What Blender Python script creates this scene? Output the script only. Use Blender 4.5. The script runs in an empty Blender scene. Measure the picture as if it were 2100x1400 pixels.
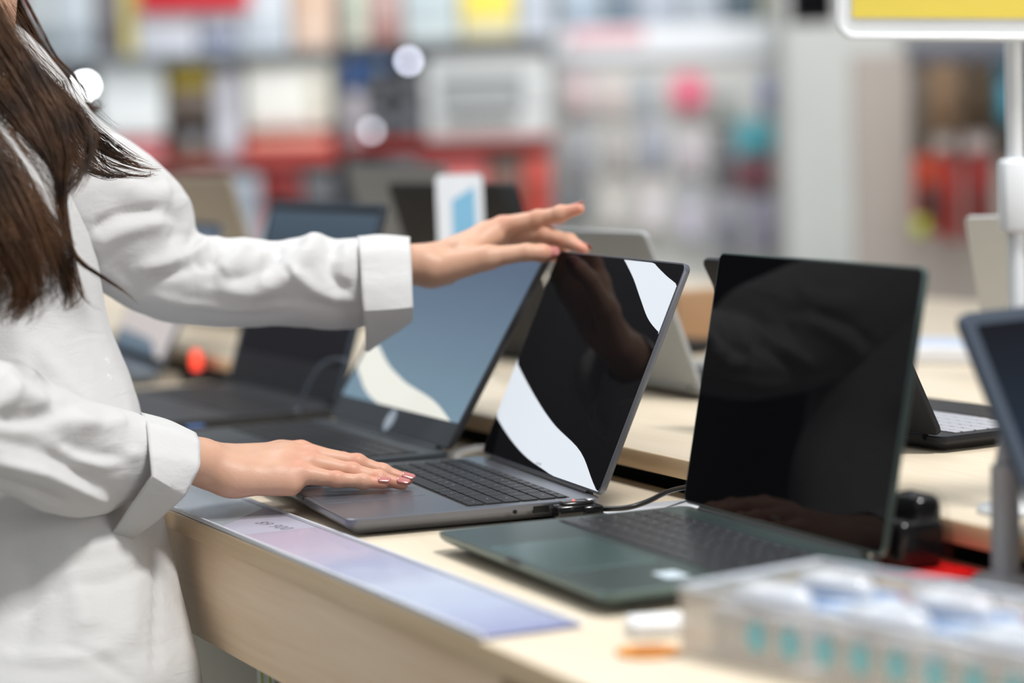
import bpy, bmesh, math, random
import numpy as np
from mathutils import Vector, Matrix, noise
from mathutils.bvhtree import BVHTree
random.seed(7); rng = np.random.default_rng(7)
SC = bpy.context.scene
COL = SC.collection
TZ = 0.92                       # height of the table top above the floor; everything is laid out with the table top at z = 0, then lifted
R = math.radians

# ------------------------------------------------------------------ camera
F_PX, PITCH, ROLL, CAM_H = 4958.0, 0.0881292516, -0.0332499996, 0.334257082
cp, sp, cr, sr = math.cos(PITCH), math.sin(PITCH), math.cos(ROLL), math.sin(ROLL)
FW = Vector((0, cp, -sp)); UP0 = Vector((0, sp, cp)); RT0 = Vector((1, 0, 0))
RT = RT0*cr + UP0*sr; UPV = UP0*cr - RT0*sr
CAM = Vector((0, 0, CAM_H))
def ray(x, y): return FW + RT*((x-1050)/F_PX) + UPV*((700-y)/F_PX)
def at(x, y, D): return CAM + ray(x, y)*D
def onz(x, y, z=0.0):
    d = ray(x, y); return CAM + d*((z-CAM_H)/d.z)
def proj(P):
    d = Vector(P)-CAM; z = d.dot(FW)
    return 1050+F_PX*d.dot(RT)/z, 700-F_PX*d.dot(UPV)/z, z

# ------------------------------------------------------------------ materials
def nodes(m):
    m.use_nodes = True
    return m.node_tree.nodes, m.node_tree.links, m.node_tree.nodes['Principled BSDF']
MATS = {}
def mat(name, col, rough=.5, metal=0., spec=.5, coat=0., vary=.04, scale=40., bump=0., bscale=200., trans=0., alpha=1., emit=None, estr=0., sss=0., ior=1.45, stretch=None):
    if name in MATS: return MATS[name]
    m = bpy.data.materials.new(name); n, l, b = nodes(m); MATS[name] = m
    b.inputs['Roughness'].default_value = rough; b.inputs['Metallic'].default_value = metal
    b.inputs['Specular IOR Level'].default_value = spec; b.inputs['IOR'].default_value = ior
    b.inputs['Coat Weight'].default_value = coat; b.inputs['Coat Roughness'].default_value = .02
    b.inputs['Transmission Weight'].default_value = trans; b.inputs['Alpha'].default_value = alpha
    if emit:
        b.inputs['Emission Color'].default_value = (*emit, 1); b.inputs['Emission Strength'].default_value = estr
    if sss:
        b.inputs['Subsurface Weight'].default_value = sss; b.inputs['Subsurface Radius'].default_value = (.009, .004, .002); b.inputs['Subsurface Scale'].default_value = 1
    b.inputs['Base Color'].default_value = (*col, 1)
    tc = n.new('ShaderNodeTexCoord')
    src = tc.outputs['Object']
    if stretch:
        mp = n.new('ShaderNodeMapping'); mp.inputs['Scale'].default_value = stretch; l.new(src, mp.inputs['Vector']); src = mp.outputs['Vector']
    if vary:
        t = n.new('ShaderNodeTexNoise'); t.inputs['Scale'].default_value = scale; t.inputs['Detail'].default_value = 4
        l.new(src, t.inputs['Vector'])
        mx = n.new('ShaderNodeMix'); mx.data_type = 'RGBA'
        mx.inputs['A'].default_value = (*[max(0, c*(1-vary)) for c in col], 1); mx.inputs['B'].default_value = (*[min(1, c*(1+vary)) for c in col], 1)
        l.new(t.outputs['Fac'], mx.inputs['Factor']); l.new(mx.outputs['Result'], b.inputs['Base Color'])
    if bump:
        t2 = n.new('ShaderNodeTexNoise'); t2.inputs['Scale'].default_value = bscale; t2.inputs['Detail'].default_value = 3
        l.new(src, t2.inputs['Vector'])
        bp = n.new('ShaderNodeBump'); bp.inputs['Strength'].default_value = bump; bp.inputs['Distance'].default_value = .001
        l.new(t2.outputs['Fac'], bp.inputs['Height']); l.new(bp.outputs['Normal'], b.inputs['Normal'])
    return m
def srgb(r, g, b):
    f = lambda c: (c/255/12.92) if c <= 10 else ((c/255+.055)/1.055)**2.4
    return (f(r), f(g), f(b))

def wood_mat(name, c1, c2, axis_rot):
    m = bpy.data.materials.new(name); n, l, b = nodes(m)
    tc = n.new('ShaderNodeTexCoord'); mp = n.new('ShaderNodeMapping')
    mp.inputs['Rotation'].default_value = (0, 0, axis_rot); mp.inputs['Scale'].default_value = (3, 60, 60)
    l.new(tc.outputs['Object'], mp.inputs['Vector'])
    t = n.new('ShaderNodeTexNoise'); t.inputs['Scale'].default_value = 1.6; t.inputs['Detail'].default_value = 6; t.inputs['Distortion'].default_value = 1.2
    l.new(mp.outputs['Vector'], t.inputs['Vector'])
    mp2 = n.new('ShaderNodeMapping'); mp2.inputs['Rotation'].default_value = (0, 0, axis_rot); mp2.inputs['Scale'].default_value = (2.2, 7, 9)
    l.new(tc.outputs['Object'], mp2.inputs['Vector'])
    w = n.new('ShaderNodeTexNoise'); w.inputs['Scale'].default_value = 1.3; w.inputs['Detail'].default_value = 2
    l.new(mp2.outputs['Vector'], w.inputs['Vector'])
    ad = n.new('ShaderNodeMath'); ad.operation = 'MULTIPLY_ADD'; ad.inputs[1].default_value = .45
    l.new(t.outputs['Fac'], ad.inputs[0]); 
    sc = n.new('ShaderNodeMath'); sc.operation = 'MULTIPLY'; sc.inputs[1].default_value = .55; l.new(w.outputs['Fac'], sc.inputs[0]); l.new(sc.outputs[0], ad.inputs[2])
    cr_ = n.new('ShaderNodeValToRGB'); cr_.color_ramp.elements[0].position = .32; cr_.color_ramp.elements[1].position = .68
    cr_.color_ramp.elements[0].color = (*c1, 1); cr_.color_ramp.elements[1].color = (*c2, 1)
    l.new(ad.outputs[0], cr_.inputs['Fac']); l.new(cr_.outputs['Color'], b.inputs['Base Color'])
    b.inputs['Roughness'].default_value = .42; b.inputs['Specular IOR Level'].default_value = .35
    return m

# ------------------------------------------------------------------ object helpers
def tag(o, label=None, cat=None, group=None, kind=None):
    if label: o['label'] = label
    if cat: o['category'] = cat
    if group: o['group'] = group
    if kind: o['kind'] = kind
    return o
def empty(name, loc=(0, 0, 0), rz=0., label=None, cat=None, group=None):
    o = bpy.data.objects.new(name, None); COL.objects.link(o); o.location = loc; o.rotation_euler = (0, 0, rz); o.empty_display_size = .05
    return tag(o, label, cat, group)
def link(name, me, mats, parent=None, smooth=None):
    o = bpy.data.objects.new(name, me); COL.objects.link(o)
    for m in (mats if isinstance(mats, (list, tuple)) else [mats]): me.materials.append(m)
    if parent: o.parent = parent
    if smooth is not None:
        for p in me.polygons: p.use_smooth = smooth
    return o
class MB:
    """collects shapes; build() links them as ONE mesh object"""
    def __init__(s): s.v = []; s.f = []; s.m = []; s.s = []
    def add(s, vs, fs, mi=0, smooth=False):
        o = len(s.v); s.v += [tuple(v) for v in vs]; s.f += [tuple(i+o for i in f) for f in fs]; s.m += [mi]*len(fs); s.s += [smooth]*len(fs); return s
    def box(s, x0, x1, y0, y1, z0, z1, mi=0, M=None):
        vs = [Vector((x, y, z)) for x in (x0, x1) for y in (y0, y1) for z in (z0, z1)]
        if M: vs = [M @ v for v in vs]
        return s.add(vs, [(0, 1, 3, 2), (4, 6, 7, 5), (0, 4, 5, 1), (2, 3, 7, 6), (0, 2, 6, 4), (1, 5, 7, 3)], mi)
    def rbox(s, x0, x1, y0, y1, z0, z1, r=.002, seg=2, mi=0, M=None, smooth=True):
        bm = bmesh.new(); bmesh.ops.create_cube(bm, size=1)
        for v in bm.verts: v.co = Vector(((x0+x1)/2+v.co.x*(x1-x0), (y0+y1)/2+v.co.y*(y1-y0), (z0+z1)/2+v.co.z*(z1-z0)))
        r = min(r, .49*min(abs(x1-x0), abs(y1-y0), abs(z1-z0)))
        bmesh.ops.bevel(bm, geom=bm.edges[:], offset=r, segments=seg, profile=.5, affect='EDGES')
        bm.verts.index_update()
        vs = [M @ v.co if M else v.co.copy() for v in bm.verts]; fs = [[v.index for v in f.verts] for f in bm.faces]
        bm.free(); return s.add(vs, fs, mi, smooth)
    def rings(s, loops, cap0=True, cap1=True, mi=0, smooth=True, closed=True):
        n = len(loops[0]); vs = [p for L in loops for p in L]; fs = []
        for i in range(len(loops)-1):
            for j in range(n if closed else n-1):
                k = (j+1) % n; fs.append((i*n+j, i*n+k, (i+1)*n+k, (i+1)*n+j))
        s.add(vs, fs, mi, smooth)
        if cap0: s.add(loops[0], [tuple(range(n))[::-1]], mi)
        if cap1: s.add(loops[-1], [tuple(range(n))], mi)
        return s
    def tube(s, pts, r, n=8, mi=0, cap=True):
        pts = [Vector(p) for p in pts]; loops = []
        rr = r if isinstance(r, (list, tuple)) else [r]*len(pts)
        ref = None
        for i, p in enumerate(pts):
            t = (pts[min(i+1, len(pts)-1)]-pts[max(i-1, 0)]).normalized()
            if ref is None: ref = t.orthogonal().normalized()
            a = (ref - t*ref.dot(t)).normalized(); b = t.cross(a); ref = a
            loops.append([p+(a*math.cos(2*math.pi*k/n)+b*math.sin(2*math.pi*k/n))*rr[i] for k in range(n)])
        return s.rings(loops, cap, cap, mi)
    def lathe(s, prof, c=(0, 0, 0), n=24, mi=0):
        c = Vector(c)
        return s.rings([[c+Vector((r*math.cos(2*math.pi*k/n), r*math.sin(2*math.pi*k/n), z)) for k in range(n)] for r, z in prof], True, True, mi)
    def slab(s, x0, x1, y0, y1, rad, prof, mi=0, n=5, M=None, smooth=False):
        """rounded-rectangle plate; prof = [(inset, z), ...] from bottom to top"""
        loops = []
        for ins, z in prof:
            L = []; rr = max(rad-ins, .0002)
            X0, X1, Y0, Y1 = x0+ins, x1-ins, y0+ins, y1-ins
            for cx, cy, a0 in ((X1-rr, Y1-rr, 0), (X0+rr, Y1-rr, 90), (X0+rr, Y0+rr, 180), (X1-rr, Y0+rr, 270)):
                for k in range(n+1):
                    a = R(a0+90*k/n); v = Vector((cx+rr*math.cos(a), cy+rr*math.sin(a), z)); L.append(M @ v if M else v)
            loops.append(L)
        return s.rings(loops, True, True, mi, smooth)
    def poly(s, pts, mi=0):
        return s.add(pts, [tuple(range(len(pts)))], mi)
    def build(s, name, mats, parent=None, M=None):
        me = bpy.data.meshes.new(name); me.from_pydata([tuple(M @ Vector(v)) for v in s.v] if M else s.v, [], s.f); 
        for p, mi, sm in zip(me.polygons, s.m, s.s): p.material_index = mi; p.use_smooth = sm
        me.update()
        return link(name, me, mats, parent)
def fix_normals(o):
    bm = bmesh.new(); bm.from_mesh(o.data); bmesh.ops.recalc_face_normals(bm, faces=bm.faces[:]); bm.to_mesh(o.data); bm.free(); return o
def sharp(o, ang=35):
    for p in o.data.polygons: p.use_smooth = True
    o.data.set_sharp_from_angle(angle=R(ang)); return o
def text_mesh(body, size, extrude=0.):
    cu = bpy.data.curves.new('txt', 'FONT'); cu.body = body; cu.size = size; cu.align_x = 'CENTER'; cu.align_y = 'CENTER'; cu.extrude = extrude; cu.resolution_u = 2
    o = bpy.data.objects.new('txt', cu); COL.objects.link(o)
    dg = bpy.context.evaluated_depsgraph_get(); me = bpy.data.meshes.new_from_object(o.evaluated_get(dg))
    vs = [v.co.copy() for v in me.vertices]; fs = [tuple(p.vertices) for p in me.polygons]
    bpy.data.objects.remove(o); bpy.data.curves.remove(cu); bpy.data.meshes.remove(me)
    return vs, fs
def catmull(P, n):
    """resample list of vectors (numpy rows) with a Catmull-Rom spline, n points"""
    P = np.array(P, float); m = len(P); out = []
    for t in np.linspace(0, m-1, n):
        i = min(int(t), m-2); u = t-i
        p0, p1, p2, p3 = P[max(i-1, 0)], P[i], P[i+1], P[min(i+2, m-1)]
        out.append(.5*((2*p1)+(-p0+p2)*u+(2*p0-5*p1+4*p2-p3)*u*u+(-p0+3*p1-3*p2+p3)*u**3))
    return np.array(out)

# ------------------------------------------------------------------ signed-distance modelling for bodies
def surface_nets(Fv, origin, h):
    nx, ny, nz = Fv.shape; S = Fv < 0
    cnt = np.zeros((nx-1, ny-1, nz-1), np.int8); acc = np.zeros((nx-1, ny-1, nz-1, 3), np.float32)
    offs = [(0, 0, 0), (1, 0, 0), (0, 1, 0), (1, 1, 0), (0, 0, 1), (1, 0, 1), (0, 1, 1), (1, 1, 1)]
    sl = lambda o: (slice(o[0], nx-1+o[0]), slice(o[1], ny-1+o[1]), slice(o[2], nz-1+o[2]))
    for a in range(8):
        for b in range(a+1, 8):
            d = np.array(offs[b])-np.array(offs[a])
            if np.abs(d).sum() != 1: continue
            fa, fb = Fv[sl(offs[a])], Fv[sl(offs[b])]
            c = (fa < 0) != (fb < 0)
            t = np.where(c, fa/np.where(c, fa-fb, 1), 0)
            cnt += c
            for k in range(3): acc[..., k] += np.where(c, offs[a][k]+t*d[k], 0)
    act = cnt > 0; idx = -np.ones(cnt.shape, np.int64); idx[act] = np.arange(act.sum())
    cells = np.argwhere(act)
    V = (cells+acc[act]/cnt[act][:, None])*h+np.array(origin)
    Q = []
    for ax in range(3):
        u, w = (ax+1) % 3, (ax+2) % 3
        a = [slice(None)]*3; b = [slice(None)]*3; a[ax] = slice(0, -1); b[ax] = slice(1, None)
        ch = np.argwhere(S[tuple(a)] != S[tuple(b)])
        ok = (ch[:, u] > 0) & (ch[:, w] > 0) & (ch[:, u] < Fv.shape[u]-1) & (ch[:, w] < Fv.shape[w]-1)
        ch = ch[ok]
        flip = S[tuple(ch.T)]
        def g(du, dw):
            c = ch.copy(); c[:, u] += du; c[:, w] += dw; return idx[tuple(c.T)]
        q = np.stack([g(-1, -1), g(0, -1), g(0, 0), g(-1, 0)], 1)
        q[~flip] = q[~flip][:, ::-1]
        Q.append(q)
    return V, np.concatenate(Q)
def sdf_mesh(prims, h, k, pad=.02, clip=None):
    """prims: list of (a, b, ra, rb[, k]) tapered capsules, smoothly joined"""
    P = []
    for q in prims: P += [np.array(q[0])-max(q[2], q[3]), np.array(q[0])+max(q[2], q[3]), np.array(q[1])-max(q[2], q[3]), np.array(q[1])+max(q[2], q[3])]
    P = np.array(P); lo = P.min(0)-pad; hi = P.max(0)+pad
    n = np.ceil((hi-lo)/h).astype(int)+1
    Fv = np.full(tuple(n), 1e3, np.float32)
    ax = [lo[i]+h*np.arange(n[i]) for i in range(3)]
    for q in prims:
        a, b, ra, rb = np.array(q[0], float), np.array(q[1], float), q[2], q[3]; kk = q[4] if len(q) > 4 else k
        m = max(ra, rb)+kk*1.5+3*h
        l0 = np.minimum(a, b)-m; h0 = np.maximum(a, b)+m
        s = tuple(slice(max(0, int((l0[i]-lo[i])/h)), min(n[i], int((h0[i]-lo[i])/h)+2)) for i in range(3))
        X, Y, Z = np.meshgrid(*[ax[i][s[i]] for i in range(3)], indexing='ij', sparse=True)
        d = b-a; dd = d@d+1e-12
        t = np.clip(((X-a[0])*d[0]+(Y-a[1])*d[1]+(Z-a[2])*d[2])/dd, 0, 1)
        D = np.sqrt((X-a[0]-t*d[0])**2+(Y-a[1]-t*d[1])**2+(Z-a[2]-t*d[2])**2)-(ra+(rb-ra)*t)
        G = Fv[s]; hh = np.clip(.5+.5*(G-D)/kk, 0, 1)
        Fv[s] = np.where(G > 100, np.minimum(G, D), G+(D-G)*hh-kk*hh*(1-hh))
    if clip is not None: Fv = clip(Fv, ax)
    return surface_nets(Fv, lo, h)

# ------------------------------------------------------------------ counters
PHI = .442679318; EDGE = .643675778
NV = Vector((math.cos(PHI), math.sin(PHI), 0)); TV = Vector((-math.sin(PHI), math.cos(PHI), 0))
TROT = PHI-math.pi/2
def tloc(P): return Vector((-(Vector(P).dot(TV)), Vector(P).dot(NV)-EDGE, P[2]))     # world -> counter frame
def tworld(x, y, z=0): return TV*(-x)+NV*(y+EDGE)+Vector((0, 0, z))
wood_top = wood_mat('birch_top', srgb(210, 195, 172), srgb(228, 215, 194), 0)
wood_front = wood_mat('birch_front', srgb(242, 208, 172), srgb(254, 230, 198), 0)
wood_edge = wood_mat('birch_edge', srgb(220, 190, 150), srgb(240, 214, 178), 0)
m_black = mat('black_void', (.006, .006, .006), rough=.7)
m_base = mat('grey_beige_laminate', srgb(186, 180, 164), rough=.5)
m_leg = mat('dark_leg_panel', srgb(48, 46, 46), rough=.5)
m_white = mat('white_plastic', (.82, .82, .82), rough=.35)
m_lime = mat('lime_print', srgb(190, 215, 30), rough=.5)

X0, X1 = -4.9, -.35
apx = tloc(onz(1003, 1372, -.015)).x
c = empty('display_counter', tworld(0, 0, 0), TROT, 'pale birch shop counter with an open front and laptops standing on it', 'counter')
b = MB(); b.rbox(X0, X1, 0, .4211, -.0175, 0, .0012, 2); o = b.build('worktop', [wood_top, wood_edge], c)
for p in o.data.polygons:
    if p.normal.y < -.7: p.material_index = 1
b = MB(); b.box(X0, apx, .006, .024, -.108, -.0175); b.build('front_panel', wood_front, c)
b = MB(); b.box(apx, X1, .03, .05, -.92, -.0175); b.build('leg_panel', m_leg, c)
b = MB(); b.box(X0, apx, .10, .12, -.92, -.03); b.build('base_panel', m_base, c)
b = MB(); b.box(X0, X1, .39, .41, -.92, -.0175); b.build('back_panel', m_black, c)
for px_ in (414, 529):
    P = tloc(at(px_, 1392, 2.26)); 
    b = MB(); b.box(P.x-.015, P.x+.010, .0975, .1, P.z-.05, P.z+.006, 0); b.box(P.x-.003, P.x+.001, .0965, .0976, P.z-.05, P.z+.006, 1)
    b.build('shelf_label', [m_white, m_lime], c)
c = empty('back_counter', tworld(0, .405, 0), TROT, 'raised birch counter behind the row of laptops with a dark gap under its edge', 'counter')
b = MB(); b.rbox(X0, X1, 0, 1.25, .017, .035, .0012, 2); o = b.build('worktop', [wood_top, wood_edge], c)
for p in o.data.polygons:
    if p.normal.y < -.7: p.material_index = 1
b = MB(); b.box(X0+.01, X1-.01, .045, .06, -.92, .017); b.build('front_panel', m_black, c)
b = MB(); b.box(X0+.01, X1-.01, 1.2, 1.22, -.92, .017); b.build('rear_panel', m_base, c)

# ------------------------------------------------------------------ laptops
m_screen = mat('glossy_black_glass', (.004, .004, .005), rough=.02, spec=.5, vary=0, ior=1.14)
m_key = mat('matt_black_key', (.014, .014, .016), rough=.42, spec=.35, vary=0)
m_well = mat('key_well', (.003, .003, .003), rough=.6, vary=0)
m_legend = mat('key_legend', (.45, .45, .48), rough=.6, vary=0)
m_rubber = mat('black_rubber', (.01, .01, .01), rough=.7)
m_port = mat('port_black', (.002, .002, .002), rough=.4, vary=0)
def shell(name, col, rough=.32, metal=.85): return mat(name, col, rough=rough, metal=metal, vary=.02, bump=.02, bscale=900)
KEYROWS = [[('esc', 1)]+[('F%d' % i, 1) for i in range(1, 13)]+[('del', 1), ('ins', 1)],
    [('`', 1)]+[(k, 1) for k in '1234567890-=']+[('back', 2)],
    [('tab', 1.5)]+[(k, 1) for k in 'QWERTYUIOP[]']+[('\\', 1.5)],
    [('caps', 1.8)]+[(k, 1) for k in "ASDFGHJKL;'"]+[('enter', 2.2)],
    [('shift', 2.3)]+[(k, 1) for k in 'ZXCVBNM,./']+[('shift', 2.7)],
    [('ctrl', 1.2), ('fn', 1), ('win', 1), ('alt', 1), ('', 5.3), ('alt', 1), ('ctrl', 1), ('<', 1.1), ('v', 1.2), ('>', 1.2)]]
def laptop(name, label, xy, yaw, lean, w, dp, lh, zt, body, z0=0., kx=.93, kz=(.022, .108), display=None, poly=(), polymat=None, detail=2, pad=None, logo=None, chin=0., lidthick=.005, bezel=.004, frame=None, port=False, keymat=None, padmat=None, group=None, lift=.002, topdisp=None, bezelmat=None, rim=None):
    root = empty(name, (xy[0], xy[1], z0+.0004), yaw, label, 'laptop', group)
    X = w/2
    b = MB(); b.slab(-X, X, -dp, .004, .010, [(.012, lift), (.004, lift+(zt-lift)*.35), (.0006, lift+(zt-lift)*.62), (0, zt-.0012), (.0003, zt-.0004), (.001, zt)], n=6, smooth=True)
    base = sharp(fix_normals(b.build('base', body, root)), 28)
    for sx in (-1, 1):
        for yy in (-dp+.035, -.03):
            b = MB(); b.slab(sx*(X-.045)-.02, sx*(X-.045)+.02, yy-.004, yy+.004, .003, [(.001, 0), (0, .0006), (0, lift+.0015)], n=3); b.build('foot', m_rubber, root)
    # keyboard
    kw = w*kx/2; y1, y0 = -kz[0], -kz[1]
    b = MB(); b.slab(-kw-.0015, kw+.0015, y0-.0015, y1+.0015, .003, [(0, zt-.001), (0, zt+.00008)], mi=1, n=3)
    pitch = 2*kw/15.0; hts = [.6, 1, 1, 1, 1, 1]; unit = (y1-y0)/sum(hts); yy = y1; gap = .0009
    for ri, row in enumerate(KEYROWS):
        tot = sum(q[1] for q in row); xx = -kw; hgt = hts[ri]*unit
        for kname, kwid in row:
            wd = kwid*2*kw/tot
            b.slab(xx+gap, xx+wd-gap, yy-hgt+gap, yy-gap, .0016, [(0, zt), (0, zt+.0008), (.0004, zt+.0011)], mi=0, n=2)
            if detail >= 2 and kname:
                vs, fs = text_mesh(kname[:1].upper() if len(kname) == 1 else kname, .0036 if len(kname) == 1 else .0024)
                b.add([(v.x+xx+(wd*.32 if len(kname) == 1 else wd*.5), v.y+yy-hgt*.4, zt+.00116) for v in vs], fs, 2)
            xx += wd
        yy -= hgt
    b.build('keyboard', [keymat or m_key, m_well, m_legend], root)
    pw = pad or .12; py0, py1 = -dp+.006, y0-.012
    b = MB(); b.slab(-pw/2, pw/2, py0, py1, .003, [(0, zt-.0008), (0, zt+.00015), (.0004, zt+.00025)], n=3); b.build('touchpad', padmat or body, root)
    b = MB(); b.box(-.012, .012, -dp-.0002, -dp+.004, zt-.0028, zt+.0001); b.build('lid_notch', m_key if detail else m_rubber, root)
    b = MB(); b.tube([(-X*.82, .003, zt-.001), (X*.82, .003, zt-.001)], .0042, 12); b.build('hinge', body if detail < 2 else mat('hinge_dark', (.02, .02, .022), rough=.4), root)
    if port:
        b = MB(); b.box(X-.003, X+.0002, -.0585, -.0445, zt-.0085, zt-.0028); b.build('usb_port', m_port, root)
        b = MB(); b.tube([(X-.003, -.075, zt-.006), (X+.0002, -.075, zt-.006)], .0018, 12); b.build('audio_port', m_port, root)
    # lid: modelled upright in (x, y, z) above the hinge, then leaned back
    M = Matrix.Translation((0, 0, zt)) @ Matrix.Rotation(-lean, 4, 'X')
    LM = M @ Matrix(((1, 0, 0, 0), (0, 0, -1, 0), (0, 1, 0, 0), (0, 0, 0, 1)))       # plate x,y(up),z(front->toward user)
    T = lidthick
    b = MB(); b.slab(-X, X, .003, lh, .008, [(.0012, -T), (.0004, -T+.0006), (0, -T+.0015), (0, -.0006), (.0005, 0)], M=LM, n=6, smooth=True)
    lid = sharp(fix_normals(b.build('lid', rim or body, root)), 28)
    bz = bezel
    b = MB(); b.slab(-X+.0016, X-.0016, .005, lh-.0016, .006, [(0, -.0003), (.0002, .0003)], M=LM, n=5)
    mats = [bezelmat or m_screen]
    if display or topdisp:
        b.slab(-X+bz, X-bz, .005+chin, lh-bz-.001, .002, [(0, 0), (0, .00042)], mi=1, M=LM, n=2); mats.append(display or m_screen)
    else: mats.append(m_screen)
    mats.append(polymat or m_screen)
    for pl in poly:                                                # curved band of a bright reflection, painted on the panel as glow
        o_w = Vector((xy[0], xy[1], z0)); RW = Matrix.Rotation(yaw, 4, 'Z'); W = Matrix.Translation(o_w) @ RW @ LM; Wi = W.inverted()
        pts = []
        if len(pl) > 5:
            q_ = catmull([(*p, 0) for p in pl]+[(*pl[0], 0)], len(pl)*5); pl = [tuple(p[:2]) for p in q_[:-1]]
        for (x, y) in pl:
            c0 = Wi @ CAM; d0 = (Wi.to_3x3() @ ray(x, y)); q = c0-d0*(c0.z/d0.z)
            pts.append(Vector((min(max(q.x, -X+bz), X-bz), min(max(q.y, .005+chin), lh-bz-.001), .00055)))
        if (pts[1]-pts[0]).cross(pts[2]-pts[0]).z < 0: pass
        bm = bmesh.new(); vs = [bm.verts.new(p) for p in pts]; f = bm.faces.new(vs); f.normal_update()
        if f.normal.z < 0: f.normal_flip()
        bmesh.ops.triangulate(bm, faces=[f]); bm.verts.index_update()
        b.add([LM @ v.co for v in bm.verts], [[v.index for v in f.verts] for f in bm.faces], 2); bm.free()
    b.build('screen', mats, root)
    if frame:
        b = MB()
        for a0, a1, c0, c1 in ((-X+.001, X-.001, lh-.006, lh-.001), (-X+.001, -X+.006, .004, lh-.001), (X-.006, X-.001, .004, lh-.001)): b.box(a0, a1, c0, c1, 0, .0012, M=LM)
        b.build('bezel', frame, root)
    if logo:
        body_, size, yy, lm, disc = logo
        b = MB(); mm = [lm]
        if disc:
            b.add([LM @ Vector((disc*math.cos(a), yy+disc*math.sin(a), .0007)) for a in np.linspace(0, 2*math.pi, 28)[:-1]], [tuple(range(27))], 1); mm.append(disc and mat('logo_disc', (.36, .42, .50), rough=.4, vary=0))
        vs, fs = text_mesh(body_, size); b.add([LM @ Vector((v.x, v.y+yy, .0009)) for v in vs], fs, 0)
        b.build('logo', mm, root)
    return root

grey1 = shell('space_grey_metal', (.175, .185, .215), rough=.30, metal=.65)
green = shell('green_metal', (.115, .165, .16), rough=.3, metal=.75)
green_pad = mat('green_touchpad', (.18, .29, .28), rough=.2, metal=.7, vary=.01)
dark3 = shell('graphite_plastic', (.05, .06, .07), rough=.38, metal=.3)
dark4 = shell('charcoal_plastic', (.03, .031, .036), rough=.4, metal=.2)
m_rib = mat('reflection_white', (.1, .1, .1), rough=.05, emit=(.86, .92, 1.0), estr=.82, vary=0)  # white reflection in the glass, put into an emissive band
m_rib3 = mat('reflection_cream', (.1, .1, .1), rough=.2, emit=(.93, .93, .84), estr=.82, vary=0)  # cream reflection on the screen, likewise painted as emission
m_logo = mat('logo_grey', (.16, .16, .18), rough=.5, vary=0)
def grad_display(name, c0, c1, z0, z1, st=1., rough=.15, ior=1.3):
    m = bpy.data.materials.new(name); n, l, b = nodes(m)
    tc = n.new('ShaderNodeTexCoord'); sx = n.new('ShaderNodeSeparateXYZ'); l.new(tc.outputs['Object'], sx.inputs[0])
    mr = n.new('ShaderNodeMapRange'); mr.inputs['From Min'].default_value = z0; mr.inputs['From Max'].default_value = z1; l.new(sx.outputs['Z'], mr.inputs['Value'])
    rp = n.new('ShaderNodeValToRGB'); rp.color_ramp.elements[0].color = (*c0, 1); rp.color_ramp.elements[1].color = (*c1, 1); l.new(mr.outputs[0], rp.inputs['Fac'])
    l.new(rp.outputs['Color'], b.inputs['Emission Color']); b.inputs['Emission Strength'].default_value = st
    b.inputs['Base Color'].default_value = (.006, .006, .008, 1); b.inputs['IOR'].default_value = ior; b.inputs['Roughness'].default_value = rough
    return m
# the grey laptop under the hands
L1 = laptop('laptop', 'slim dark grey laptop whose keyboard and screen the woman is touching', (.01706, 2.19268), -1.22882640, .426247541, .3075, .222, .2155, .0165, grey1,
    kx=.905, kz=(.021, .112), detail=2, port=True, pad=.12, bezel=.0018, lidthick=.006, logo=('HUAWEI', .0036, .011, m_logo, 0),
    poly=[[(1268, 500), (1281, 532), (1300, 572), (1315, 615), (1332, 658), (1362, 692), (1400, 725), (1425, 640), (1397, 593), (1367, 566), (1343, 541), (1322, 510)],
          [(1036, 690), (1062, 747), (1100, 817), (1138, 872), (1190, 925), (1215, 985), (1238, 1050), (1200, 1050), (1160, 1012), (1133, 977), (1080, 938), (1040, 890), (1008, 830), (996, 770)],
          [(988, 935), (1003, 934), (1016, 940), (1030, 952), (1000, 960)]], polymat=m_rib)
# the green laptop in front
L2 = laptop('laptop', 'green metal laptop with a black screen, in front of the grey one on the counter', (.198039, 1.848439), -1.16677715, .194159387, .3095, .221, .2128, .0165, green,
    kx=.92, kz=(.026, .118), detail=2, pad=.125, bezel=.003, padmat=green_pad, keymat=mat('satin_key', (.030, .032, .036), rough=.27, spec=.8, vary=0), lift=.0045, logo=('HUAWEI', .0034, .0105, mat('logo_dim', (.05, .05, .05), vary=0), 0))
L3 = laptop('laptop', 'dark grey laptop with blue and cream reflections painted on its screen, behind the grey one, beyond the raised arm', (-.138, 2.512), R(-65.9), R(32.1), .346, .232, .224, .019, dark3,
    kx=.92, kz=(.025, .115), detail=1, chin=.026, bezel=.008, frame=dark4, bezelmat=dark3, display=grad_display('reflection_blue', srgb(140, 172, 190), srgb(92, 112, 138), .02, .19, .75), rim=dark4,  # bluish ceiling reflection put into the screen's emission
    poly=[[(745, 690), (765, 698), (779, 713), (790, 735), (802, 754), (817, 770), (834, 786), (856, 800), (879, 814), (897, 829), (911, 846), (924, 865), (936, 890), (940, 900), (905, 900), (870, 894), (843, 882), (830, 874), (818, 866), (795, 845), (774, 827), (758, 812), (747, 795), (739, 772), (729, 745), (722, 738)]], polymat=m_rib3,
    logo=('hp', .013, .0165, mat('logo_white', (.75, .78, .8), vary=0), .0125))
L4 = laptop('laptop', 'charcoal laptop with a dark screen behind the raised forearm', (-.287, 2.944), R(-64), R(17.2), .374, .25, .242, .019, dark4,
    kx=.9, kz=(.03, .12), detail=1, chin=.04, bezel=.012, frame=mat('bezel_slate', srgb(70, 84, 98), rough=.3), display=grad_display('dim_reflection', (.012, .012, .015), srgb(78, 96, 112), .10, .235, .8), bezelmat=dark4)  # paler upper half is a reflection painted into the emission
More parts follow.
